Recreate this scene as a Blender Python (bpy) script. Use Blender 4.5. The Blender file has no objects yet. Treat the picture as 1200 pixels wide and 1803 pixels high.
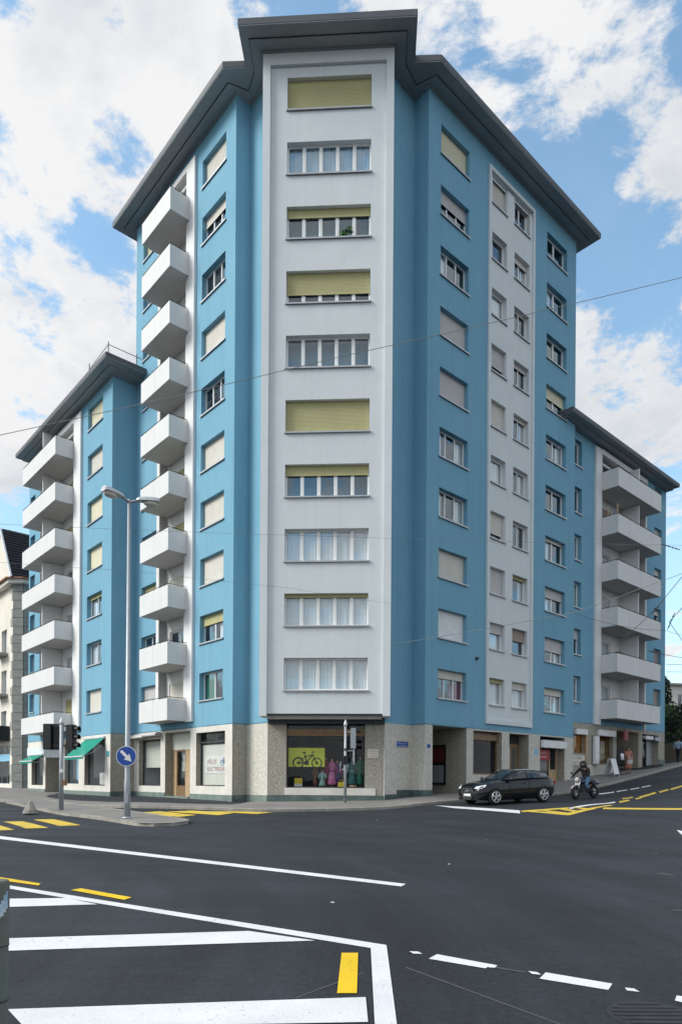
import bpy, bmesh, math, random
import numpy as np
from mathutils import Vector, Matrix
S=bpy.context.scene
COL=S.collection
random.seed(4)
# ------------------------------------------------------------------ camera
TH=0.732168; ROLL=0.0064825; EYE=1.6
cd=bpy.data.cameras.new('camera'); cam=bpy.data.objects.new('camera',cd); COL.objects.link(cam)
cd.sensor_fit='VERTICAL'; cd.sensor_height=36.0; cd.sensor_width=24.0
cd.lens=1185.1/1803*36.0
cd.shift_y=(1371.4-901.5)/1803
cd.clip_start=0.1; cd.clip_end=3000
_r=Vector((math.cos(ROLL),0,math.sin(ROLL))); _u=Vector((-math.sin(ROLL),0,math.cos(ROLL))); _b=Vector((0,-1,0))
M=Matrix.Identity(4)
for i in range(3):
    M[i][0]=_r[i]; M[i][1]=_u[i]; M[i][2]=_b[i]
M[2][3]=EYE
cam.matrix_world=M
S.camera=cam
# ------------------------------------------------------------------ sun, sky, exposure
SUN_AZ=math.radians(194); SUN_EL=math.radians(38)
sd=bpy.data.lights.new('sun','SUN'); sun=bpy.data.objects.new('sun',sd); COL.objects.link(sun)
sd.energy=3.1; sd.angle=math.radians(26); sd.color=(1.0,0.95,0.88)
sv=Vector((math.cos(SUN_AZ)*math.cos(SUN_EL),math.sin(SUN_AZ)*math.cos(SUN_EL),math.sin(SUN_EL)))
sun.rotation_euler=sv.to_track_quat('Z','Y').to_euler()
sun.location=(-30,-10,40)
W=bpy.data.worlds.new('World'); S.world=W; W.use_nodes=True
nt=W.node_tree; nt.nodes.clear()
def N(t,**k):
    n=nt.nodes.new(t)
    for a,b in k.items():
        if a.startswith('i_'): n.inputs[int(a[2:])].default_value=b
        else: setattr(n,a,b)
    return n
def LK(a,b): nt.links.new(a,b)
def MT(op,a,b=None,c=None,clamp=False):
    n=nt.nodes.new('ShaderNodeMath'); n.operation=op; n.use_clamp=clamp
    for i,x in enumerate((a,b,c)):
        if x is None: continue
        if isinstance(x,(int,float)): n.inputs[i].default_value=x
        else: nt.links.new(x,n.inputs[i])
    return n.outputs[0]
out=N('ShaderNodeOutputWorld')
sky=N('ShaderNodeTexSky'); sky.sky_type='NISHITA'; sky.sun_disc=False
sky.sun_elevation=SUN_EL; sky.sun_rotation=math.atan2(sv.x,sv.y); sky.air_density=1.0; sky.dust_density=1.0; sky.ozone_density=1.5
tc=N('ShaderNodeTexCoord')
nrm=N('ShaderNodeVectorMath',operation='NORMALIZE'); LK(tc.outputs['Generated'],nrm.inputs[0])
sep=N('ShaderNodeSeparateXYZ'); LK(nrm.outputs[0],sep.inputs[0])
# clouds lie on a flat ceiling: stretch the direction towards the horizon
zc=MT('ADD',MT('MAXIMUM',sep.outputs[2],0.0),0.34)
cx=MT('DIVIDE',sep.outputs[0],zc); cy=MT('DIVIDE',sep.outputs[1],zc)
cmb=N('ShaderNodeCombineXYZ'); LK(cx,cmb.inputs[0]); LK(cy,cmb.inputs[1]); LK(MT('MULTIPLY',sep.outputs[2],1.2),cmb.inputs[2])
def NZ(scale,detail,rough,off,dist=0.0):
    n=N('ShaderNodeTexNoise'); n.inputs['Scale'].default_value=scale; n.inputs['Detail'].default_value=detail; n.inputs['Roughness'].default_value=rough; n.inputs['Distortion'].default_value=dist
    m_=N('ShaderNodeMapping'); m_.inputs['Location'].default_value=off; LK(cmb.outputs[0],m_.inputs[0]); LK(m_.outputs[0],n.inputs['Vector']); return n.outputs['Fac']
n1=NZ(2.3,10,0.62,(1.7,0.4,0.0),0.5)
n2=NZ(8.0,9,0.66,(3.1,5.2,1.0),0.2)
n3=NZ(4.2,9,0.62,(1.62,0.30,-0.12),0.4)
nv=NZ(1.1,2,0.5,(9.0,4.0,2.0))
# looser and denser stretches of the cloud cover: direction, cosine at the rim, amount
AREAS=[((-0.055,0.655,0.754),0.9968,-0.36),((-0.242,0.713,0.658),0.9990,-0.30),((-0.270,0.75,0.603),0.9986,-0.24),((-0.43,0.86,0.27),0.9930,-0.24),
      ((0.232,0.715,0.66),0.9945,-0.27),((0.280,0.720,0.63),0.9965,-0.22),((0.336,0.75,0.57),0.9980,-0.16),((0.432,0.871,0.232),0.985,-0.12),((0.322,0.637,0.700),0.9985,-0.14),
      ((-0.36,0.72,0.60),0.955,0.07),((0.135,0.665,0.735),0.9950,0.20),((0.25,0.666,0.703),0.9972,0.20),((0.31,0.70,0.645),0.9985,0.14),((0.33,0.79,0.50),0.9950,-0.07),((0.37,0.83,0.40),0.9950,-0.05)]
cov=MT('ADD',MT('MULTIPLY',n1,1.45),MT('MULTIPLY',n2,1.05))
cov=MT('ADD',cov,-0.755)
for d,c0,k in AREAS:
    v=Vector(d).normalized()
    dt=N('ShaderNodeVectorMath',operation='DOT_PRODUCT'); LK(nrm.outputs[0],dt.inputs[0]); dt.inputs[1].default_value=v
    g=MT('DIVIDE',MT('SUBTRACT',dt.outputs['Value'],c0),1-c0,clamp=True)
    cov=MT('ADD',cov,MT('MULTIPLY',g,k))
mr=N('ShaderNodeMapRange',interpolation_type='SMOOTHSTEP'); mr.inputs['From Min'].default_value=0.36; mr.inputs['From Max'].default_value=0.53
LK(cov,mr.inputs['Value'])
low=MT('POWER',MT('SUBTRACT',1.0,MT('MAXIMUM',sep.outputs[2],0.0),clamp=True),3.0)
mask=MT('ADD',MT('MULTIPLY',mr.outputs[0],0.93),MT('ADD',MT('MULTIPLY',low,0.5),MT('MULTIPLY',n2,0.14)),clamp=True)
# cloud tone: lit from the upper left, so the far side of each billow is greyer; thick parts are duller
tone=MT('MULTIPLY',MT('SUBTRACT',n3,n1),2.6)
thick=N('ShaderNodeMapRange'); thick.inputs['From Min'].default_value=0.50; thick.inputs['From Max'].default_value=0.95; thick.inputs['To Min'].default_value=0.90; thick.inputs['To Max'].default_value=0.66; LK(cov,thick.inputs['Value'])
tn=MT('ADD',thick.outputs[0],MT('ADD',tone,MT('MULTIPLY',MT('SUBTRACT',n2,0.5),0.9)),clamp=True)
tn=MT('ADD',tn,MT('MULTIPLY',MT('SUBTRACT',nv,0.5),0.4),clamp=True)
cr=N('ShaderNodeMix',data_type='RGBA'); cr.inputs['A'].default_value=(0.66,0.70,0.755,1); cr.inputs['B'].default_value=(0.93,0.932,0.94,1)
LK(tn,cr.inputs['Factor'])
bg1=N('ShaderNodeBackground'); bg1.inputs['Strength'].default_value=0.15
tint=N('ShaderNodeMix',data_type='RGBA',blend_type='MULTIPLY'); tint.inputs['Factor'].default_value=1; tint.inputs['B'].default_value=(1.45,1.85,1.75,1); LK(sky.outputs[0],tint.inputs['A']); LK(tint.outputs['Result'],bg1.inputs['Color'])
bg2=N('ShaderNodeBackground'); bg2.inputs['Strength'].default_value=0.90; LK(cr.outputs['Result'],bg2.inputs['Color'])
mx=N('ShaderNodeMixShader'); LK(mask,mx.inputs[0]); LK(bg1.outputs[0],mx.inputs[1]); LK(bg2.outputs[0],mx.inputs[2]); LK(mx.outputs[0],out.inputs['Surface'])
S.view_settings.view_transform='Standard'; S.view_settings.look='None'; S.view_settings.gamma=1; S.view_settings.exposure=0.12
S.view_settings.use_curve_mapping=False
S.render.engine='CYCLES'
S.cycles.max_bounces=7; S.cycles.diffuse_bounces=3; S.cycles.glossy_bounces=3; S.cycles.transmission_bounces=4; S.cycles.transparent_max_bounces=10
S.cycles.caustics_reflective=False; S.cycles.caustics_refractive=False
# ------------------------------------------------------------------ materials
MAT={}
def mat(name,col,rough=0.6,col2=None,scale=3.0,bump=0.0,bscale=60.0,metal=0.0,spec=0.4,streak=0.0,detail=4,coat=0.0,coords='Object',speck=0.0):
    m=bpy.data.materials.new(name); m.use_nodes=True; t=m.node_tree; b=t.nodes['Principled BSDF']
    b.inputs['Roughness'].default_value=rough; b.inputs['Metallic'].default_value=metal; b.inputs['Specular IOR Level'].default_value=spec
    if coat: b.inputs['Coat Weight'].default_value=coat; b.inputs['Coat Roughness'].default_value=0.04
    c=t.nodes.new('ShaderNodeTexCoord') if coords=='Object' else t.nodes.new('ShaderNodeNewGeometry')
    vec=c.outputs['Object'] if coords=='Object' else c.outputs['Position']
    base=None
    if col2 is None: col2=tuple(x*0.86 for x in col)
    n=t.nodes.new('ShaderNodeTexNoise'); n.inputs['Scale'].default_value=scale; n.inputs['Detail'].default_value=detail; n.inputs['Roughness'].default_value=0.6
    t.links.new(vec,n.inputs['Vector'])
    r=t.nodes.new('ShaderNodeMapRange'); r.inputs['From Min'].default_value=0.32; r.inputs['From Max'].default_value=0.68; t.links.new(n.outputs['Fac'],r.inputs['Value'])
    x=t.nodes.new('ShaderNodeMix'); x.data_type='RGBA'; x.inputs['A'].default_value=(*col,1); x.inputs['B'].default_value=(*col2,1); t.links.new(r.outputs[0],x.inputs['Factor'])
    base=x.outputs['Result']
    if streak:
        mpn=t.nodes.new('ShaderNodeMapping'); mpn.inputs['Scale'].default_value=(2.6,2.6,0.10); t.links.new(vec,mpn.inputs[0])
        n2=t.nodes.new('ShaderNodeTexNoise'); n2.inputs['Scale'].default_value=1.6; n2.inputs['Detail'].default_value=6; n2.inputs['Roughness'].default_value=0.65; t.links.new(mpn.outputs[0],n2.inputs['Vector'])
        r2=t.nodes.new('ShaderNodeMapRange'); r2.inputs['From Min'].default_value=0.5; r2.inputs['From Max'].default_value=0.78; r2.inputs['To Min'].default_value=1.0; r2.inputs['To Max'].default_value=1-streak; t.links.new(n2.outputs['Fac'],r2.inputs['Value'])
        x2=t.nodes.new('ShaderNodeMix'); x2.data_type='RGBA'; x2.blend_type='MULTIPLY'; x2.inputs['Factor'].default_value=1; t.links.new(base,x2.inputs['A']); t.links.new(r2.outputs[0],x2.inputs['B']); base=x2.outputs['Result']
    if speck:
        n4=t.nodes.new('ShaderNodeTexNoise'); n4.inputs['Scale'].default_value=bscale; n4.inputs['Detail'].default_value=3; t.links.new(vec,n4.inputs['Vector'])
        r4=t.nodes.new('ShaderNodeMapRange'); r4.inputs['From Min'].default_value=0.3; r4.inputs['From Max'].default_value=0.7; r4.inputs['To Min'].default_value=1-speck; r4.inputs['To Max'].default_value=1+speck; t.links.new(n4.outputs['Fac'],r4.inputs['Value'])
        x4=t.nodes.new('ShaderNodeMix'); x4.data_type='RGBA'; x4.blend_type='MULTIPLY'; x4.inputs['Factor'].default_value=1; t.links.new(base,x4.inputs['A']); t.links.new(r4.outputs[0],x4.inputs['B']); base=x4.outputs['Result']
    t.links.new(base,b.inputs['Base Color'])
    if bump:
        n3=t.nodes.new('ShaderNodeTexNoise'); n3.inputs['Scale'].default_value=bscale; n3.inputs['Detail'].default_value=4; t.links.new(vec,n3.inputs['Vector'])
        bp=t.nodes.new('ShaderNodeBump'); bp.inputs['Strength'].default_value=bump; bp.inputs['Distance'].default_value=0.02; t.links.new(n3.outputs['Fac'],bp.inputs['Height']); t.links.new(bp.outputs[0],b.inputs['Normal'])
    MAT[name]=m
    return m
def glassmat(name,tint=(0.9,0.95,1.0),refl=0.16,trans=(0.75,0.8,0.82),gmax=0.9):
    m=bpy.data.materials.new(name); m.use_nodes=True; t=m.node_tree; t.nodes.clear()
    o=t.nodes.new('ShaderNodeOutputMaterial'); g=t.nodes.new('ShaderNodeBsdfGlossy'); g.inputs['Roughness'].default_value=0.015; g.inputs['Color'].default_value=(*tint,1)
    tr=t.nodes.new('ShaderNodeBsdfTransparent'); tr.inputs['Color'].default_value=(*trans,1)
    lw=t.nodes.new('ShaderNodeLayerWeight'); lw.inputs['Blend'].default_value=0.5
    p=t.nodes.new('ShaderNodeMath'); p.operation='POWER'; p.inputs[1].default_value=3.2; t.links.new(lw.outputs['Facing'],p.inputs[0])
    a=t.nodes.new('ShaderNodeMath'); a.operation='MULTIPLY_ADD'; a.inputs[1].default_value=gmax-refl; a.inputs[2].default_value=refl; a.use_clamp=True; t.links.new(p.outputs[0],a.inputs[0])
    # old panes are never quite flat
    c=t.nodes.new('ShaderNodeTexCoord'); n=t.nodes.new('ShaderNodeTexNoise'); n.inputs['Scale'].default_value=1.4; t.links.new(c.outputs['Object'],n.inputs['Vector'])
    bp=t.nodes.new('ShaderNodeBump'); bp.inputs['Strength'].default_value=0.08; bp.inputs['Distance'].default_value=0.05; t.links.new(n.outputs['Fac'],bp.inputs['Height']); t.links.new(bp.outputs[0],g.inputs['Normal'])
    x=t.nodes.new('ShaderNodeMixShader'); t.links.new(a.outputs[0],x.inputs[0]); t.links.new(tr.outputs[0],x.inputs[1]); t.links.new(g.outputs[0],x.inputs[2]); t.links.new(x.outputs[0],o.inputs['Surface'])
    MAT[name]=m; return m
mat('blue_stucco',(0.20,0.41,0.548),0.85,(0.178,0.383,0.518),0.35,0.25,70,streak=0.12,spec=0.2,coords='P',speck=0.06)
mat('pale_stucco',(0.70,0.74,0.765),0.85,(0.66,0.70,0.725),0.9,0.2,70,streak=0.06,spec=0.2,coords='P',speck=0.03)
mat('white_plaster',(0.78,0.78,0.785),0.8,(0.72,0.725,0.735),0.6,0.12,60,streak=0.10,spec=0.2,coords='P')
mat('balcony_white',(0.70,0.70,0.70),0.6,(0.66,0.66,0.66),0.8,0.05,40,streak=0.07,spec=0.3,coords='P')
mat('soffit_grey',(0.58,0.57,0.555),0.8,(0.53,0.52,0.51),0.8,0.1,30,coords='P')
mat('eave_grey',(0.34,0.36,0.38),0.75,(0.30,0.32,0.34),0.7,0.05,30,coords='P',streak=0.15)
mat('roof_dark',(0.10,0.11,0.125),0.6,(0.08,0.09,0.105),1.0,coords='P')
mat('window_white',(0.88,0.88,0.87),0.4,(0.85,0.85,0.84))
mat('sill_metal',(0.50,0.51,0.53),0.4,metal=0.3)
mat('joint_dark',(0.05,0.055,0.06),0.7)
mat('blind_yellow',(0.48,0.45,0.235),0.65,(0.44,0.41,0.21),2.0,coords='P'); mat('blind_straw',(0.72,0.67,0.50),0.65,(0.67,0.62,0.46),2.0,coords='P')
mat('blind_cream',(0.66,0.63,0.57),0.65,(0.60,0.57,0.51),2.0,coords='P')
mat('blind_grey',(0.56,0.54,0.535),0.65,(0.51,0.49,0.485),2.0,coords='P')
mat('blind_white',(0.80,0.81,0.82),0.6,coords='P')
mat('blind_brown',(0.36,0.29,0.25),0.65,coords='P')
mat('curtain_white',(0.88,0.89,0.90),0.9,(0.84,0.85,0.86))
mat('curtain_blue',(0.42,0.60,0.75),0.9)
mat('curtain_green',(0.05,0.22,0.13),0.9)
mat('curtain_red',(0.30,0.05,0.07),0.9)
mat('room',(0.20,0.20,0.21),0.9)
mat('ceiling_white',(0.62,0.62,0.61),0.9)
glassmat('glass',tint=(0.80,0.92,1.0),refl=0.15,gmax=0.75,trans=(0.88,0.92,0.94)); glassmat('shop_glass',refl=0.03,trans=(0.90,0.91,0.91),gmax=0.30); glassmat('car_glass',refl=0.10,trans=(0.25,0.30,0.30))
mat('asphalt',(0.029,0.033,0.0405),0.78,(0.0215,0.0245,0.031),0.22,0.5,160,spec=0.3,detail=9,coords='P',speck=0.40)
mat('pavement',(0.235,0.22,0.21),0.85,(0.185,0.172,0.165),0.5,0.4,90,coords='P',speck=0.18)
mat('kerb_stone',(0.36,0.34,0.30),0.85,(0.24,0.225,0.20),2.5,0.6,30,coords='P',speck=0.2)
mat('paint_white',(0.76,0.77,0.78),0.7,(0.66,0.67,0.685),2.2,0.3,120,coords='P',detail=8,speck=0.08)
mat('paint_yellow',(0.78,0.56,0.03),0.7,(0.66,0.47,0.05),2.0,0.3,120,coords='P',detail=8,speck=0.08)
mat('paint_ghost',(0.13,0.13,0.135),0.8,(0.07,0.072,0.075),14.0,coords='P',detail=8)
mat('terrazzo',(0.74,0.71,0.65),0.8,(0.62,0.595,0.545),1.2,0.4,50,coords='P',speck=0.12,streak=0.08)
mat('washed_stone',(0.42,0.395,0.335),0.9,(0.31,0.29,0.245),9.0,0.9,26,coords='P',speck=0.40,detail=8,streak=0.15); mat('pebble_pale',(0.66,0.635,0.57),0.9,(0.50,0.48,0.43),9.0,0.9,26,coords='P',speck=0.30,detail=8,streak=0.12)
mat('marble_green',(0.055,0.085,0.082),0.35,(0.13,0.17,0.165),2.2,0.1,20,coords='P',detail=9,speck=0.3)
mat('marble_green_pale',(0.13,0.18,0.17),0.4,(0.22,0.27,0.25),2.6,0.1,20,coords='P',detail=9,speck=0.3)
mat('awning_green',(0.0,0.27,0.19),0.8,(0.0,0.23,0.16),3,coords='P')
mat('wood_brown',(0.24,0.15,0.075),0.5,(0.17,0.10,0.05),6,coords='P')
mat('wood_pale',(0.50,0.36,0.22),0.6,(0.42,0.29,0.17),6)
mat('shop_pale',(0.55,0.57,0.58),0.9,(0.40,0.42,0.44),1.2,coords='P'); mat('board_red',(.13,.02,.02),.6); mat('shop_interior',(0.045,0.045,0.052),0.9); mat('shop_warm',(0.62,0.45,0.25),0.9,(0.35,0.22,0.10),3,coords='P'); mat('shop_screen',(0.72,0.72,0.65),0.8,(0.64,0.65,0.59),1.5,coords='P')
mat('shadow_soffit',(0.05,0.06,0.075),0.8)  # shade beneath the bay, painted as a dark blue-grey colour
mat('black_plastic',(0.012,0.013,0.016),0.45); mat('galvanised',(0.40,0.43,0.46),0.5,(0.33,0.36,0.39),8,metal=0.35,spec=0.4)
mat('lamp_grey',(0.60,0.63,0.66),0.4,metal=0.1); mat('lamp_lens',(0.70,0.66,0.60),0.3)
mat('sign_blue',(0.015,0.07,0.33),0.45,col2=(0.014,0.065,0.31)); mat('sign_white',(0.80,0.80,0.80),0.5)
mat('sign_red',(0.40,0.02,0.04),0.5); mat('pink_red',(0.26,0.07,0.07),0.6); mat('text_red',(0.38,0.10,0.12),0.6); mat('text_blue',(0.12,0.28,0.45),0.6)
mat('lime_yellow',(0.62,0.66,0.06),0.55,(0.58,0.62,0.05),1)
mat('yellow_card',(0.75,0.55,0.05),0.6); mat('white_card',(0.80,0.80,0.78),0.6); mat('cyan_print',(0.25,0.55,0.75),0.5); mat('teal',(0.05,0.33,0.36),0.6)
mat('wire_dark',(0.06,0.065,0.07),0.5); mat('wire_pale',(0.24,0.26,0.27),0.5)
mat('roof_tile',(0.016,0.019,0.026),0.7,(0.010,0.012,0.017),3.0,coords='P',speck=0.3,bscale=12)
mat('clay_tile',(0.36,0.17,0.10),0.8,(0.25,0.11,0.06),5,coords='P')
mat('old_render',(0.80,0.76,0.68),0.9,(0.70,0.66,0.59),0.6,0.3,40,coords='P',streak=0.15)
mat('quoin_grey',(0.33,0.33,0.31),0.9,(0.26,0.26,0.24),2,0.6,25,coords='P',speck=0.2)
mat('house_white',(0.78,0.74,0.68),0.85); mat('bark',(0.06,0.045,0.03),0.9)
mat('leaf_dark',(0.010,0.022,0.012),0.7,(0.018,0.035,0.016),2.0,coords='P'); mat('fence_dark',(0.055,0.042,0.03),0.85,(0.035,0.028,0.02),5,coords='P'); mat('leaf_mid',(0.035,0.085,0.022),0.7,(0.055,0.12,0.03),2.0,coords='P')
mat('plant_green',(0.05,0.16,0.03),0.6)
def worn(name,col,col2,amount,under=(0.036,0.039,0.045)):
    m=mat(name,col,0.72,col2,1.6,0.35,120,coords='P',detail=8,speck=0.10); t=m.node_tree; b=t.nodes['Principled BSDF']
    src=b.inputs['Base Color'].links[0].from_socket
    g=t.nodes.new('ShaderNodeNewGeometry')
    f=[]
    for sc,dt in ((1.1,4),(26.0,6),(90.0,3)):
        n=t.nodes.new('ShaderNodeTexNoise'); n.inputs['Scale'].default_value=sc; n.inputs['Detail'].default_value=dt; n.inputs['Roughness'].default_value=0.65; t.links.new(g.outputs['Position'],n.inputs['Vector']); f.append(n.outputs['Fac'])
    a=t.nodes.new('ShaderNodeMath'); a.operation='MULTIPLY_ADD'; a.inputs[1].default_value=0.55; t.links.new(f[0],a.inputs[0]); t.links.new(f[1],a.inputs[2])
    c=t.nodes.new('ShaderNodeMath'); c.operation='MULTIPLY_ADD'; c.inputs[1].default_value=0.5; t.links.new(f[2],c.inputs[0]); t.links.new(a.outputs[0],c.inputs[2])
    r=t.nodes.new('ShaderNodeMapRange'); r.inputs['From Min'].default_value=1.22-amount; r.inputs['From Max'].default_value=1.34-amount; r.inputs['To Max'].default_value=0.9; t.links.new(c.outputs[0],r.inputs['Value'])
    x=t.nodes.new('ShaderNodeMix'); x.data_type='RGBA'; x.inputs['B'].default_value=(*under,1); t.links.new(r.outputs[0],x.inputs['Factor']); t.links.new(src,x.inputs['A']); t.links.new(x.outputs['Result'],b.inputs['Base Color'])
    return m
worn('paint_white',(0.74,0.75,0.76),(0.62,0.63,0.65),0.055)
worn('paint_yellow',(0.80,0.53,0.008),(0.70,0.46,0.015),0.055)
worn('paint_worn_yellow',(0.74,0.51,0.03),(0.60,0.45,0.09),0.13)
worn('paint_ghost',(0.085,0.086,0.09),(0.06,0.062,0.066),0.14)
# the carriageway: tyre-polished tracks, patches, seams and coarse grit
m=MAT['asphalt']; t=m.node_tree; b=t.nodes['Principled BSDF']; src=b.inputs['Base Color'].links[0].from_socket
g=t.nodes.new('ShaderNodeNewGeometry')
def tn_(sc,dt,rough=0.6,scale=None,rot=0):
    n=t.nodes.new('ShaderNodeTexNoise'); n.inputs['Scale'].default_value=sc; n.inputs['Detail'].default_value=dt; n.inputs['Roughness'].default_value=rough
    mp_=t.nodes.new('ShaderNodeMapping'); mp_.inputs['Rotation'].default_value=(0,0,rot); mp_.inputs['Scale'].default_value=scale or (1,1,1); t.links.new(g.outputs['Position'],mp_.inputs[0]); t.links.new(mp_.outputs[0],n.inputs['Vector']); return n.outputs['Fac']
def rng(v,a,b_,c,d):
    r=t.nodes.new('ShaderNodeMapRange'); r.inputs['From Min'].default_value=a; r.inputs['From Max'].default_value=b_; r.inputs['To Min'].default_value=c; r.inputs['To Max'].default_value=d; t.links.new(v,r.inputs['Value']); return r.outputs[0]
def mul(a_,v):
    x=t.nodes.new('ShaderNodeMix'); x.data_type='RGBA'; x.blend_type='MULTIPLY'; x.inputs['Factor'].default_value=1; t.links.new(a_,x.inputs['A']); t.links.new(v,x.inputs['B']); return x.outputs['Result']
# turning traffic has polished pale arcs round the corner
sb_=t.nodes.new('ShaderNodeVectorMath'); sb_.operation='SUBTRACT'; sb_.inputs[1].default_value=(-12,6,0); t.links.new(g.outputs['Position'],sb_.inputs[0])
sp_=t.nodes.new('ShaderNodeSeparateXYZ'); t.links.new(sb_.outputs[0],sp_.inputs[0]); fl_=t.nodes.new('ShaderNodeCombineXYZ'); t.links.new(sp_.outputs[0],fl_.inputs[0]); t.links.new(sp_.outputs[1],fl_.inputs[1])
ln_=t.nodes.new('ShaderNodeVectorMath'); ln_.operation='LENGTH'; t.links.new(fl_.outputs[0],ln_.inputs[0])
def mth(op,a_,b_):
    n=t.nodes.new('ShaderNodeMath'); n.operation=op; t.links.new(a_,n.inputs[0]); n.inputs[1].default_value=b_; return n.outputs[0]
cb_=t.nodes.new('ShaderNodeCombineXYZ'); t.links.new(mth('MULTIPLY',ln_.outputs['Value'],1.25),cb_.inputs[0]); t.links.new(mth('MULTIPLY',sp_.outputs[0],0.10),cb_.inputs[1]); t.links.new(mth('MULTIPLY',sp_.outputs[1],0.10),cb_.inputs[2])
na_=t.nodes.new('ShaderNodeTexNoise'); na_.inputs['Scale'].default_value=1.0; na_.inputs['Detail'].default_value=6; na_.inputs['Roughness'].default_value=0.6; t.links.new(cb_.outputs[0],na_.inputs['Vector'])
src=mul(src,rng(na_.outputs['Fac'],0.36,0.66,0.84,1.30))
src=mul(src,rng(tn_(1.0,4,0.55,(0.09,0.55,1),-0.55),0.38,0.66,0.92,1.06))    # and across it
src=mul(src,rng(tn_(0.35,6,0.6),0.38,0.64,0.80,1.06))
src=mul(src,rng(tn_(330,2,0.5),0.30,0.72,0.62,1.5))
src=mul(src,rng(tn_(15,7,0.9),0.34,0.68,0.52,1.55))
vo=t.nodes.new('ShaderNodeTexVoronoi'); vo.inputs['Scale'].default_value=9.0; t.links.new(g.outputs['Position'],vo.inputs['Vector'])
sp=rng(vo.outputs['Distance'],0.0,0.05,4.5,1.0)
pick=t.nodes.new('ShaderNodeSeparateColor'); t.links.new(vo.outputs['Color'],pick.inputs[0])
gt=t.nodes.new('ShaderNodeMath'); gt.operation='GREATER_THAN'; gt.inputs[1].default_value=0.93; t.links.new(pick.outputs[0],gt.inputs[0])
xx=t.nodes.new('ShaderNodeMix'); xx.data_type='FLOAT'; xx.inputs['A'].default_value=1.0; t.links.new(gt.outputs[0],xx.inputs['Factor']); t.links.new(sp,xx.inputs['B'])
src=mul(src,xx.outputs['Result'])                                             # scattered pale grit
t.links.new(src,b.inputs['Base Color'])
t.links.new(rng(tn_(1.0,5,0.55,(0.10,0.85,1),0.70),0.35,0.65,0.86,0.62),b.inputs['Roughness'])
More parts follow.
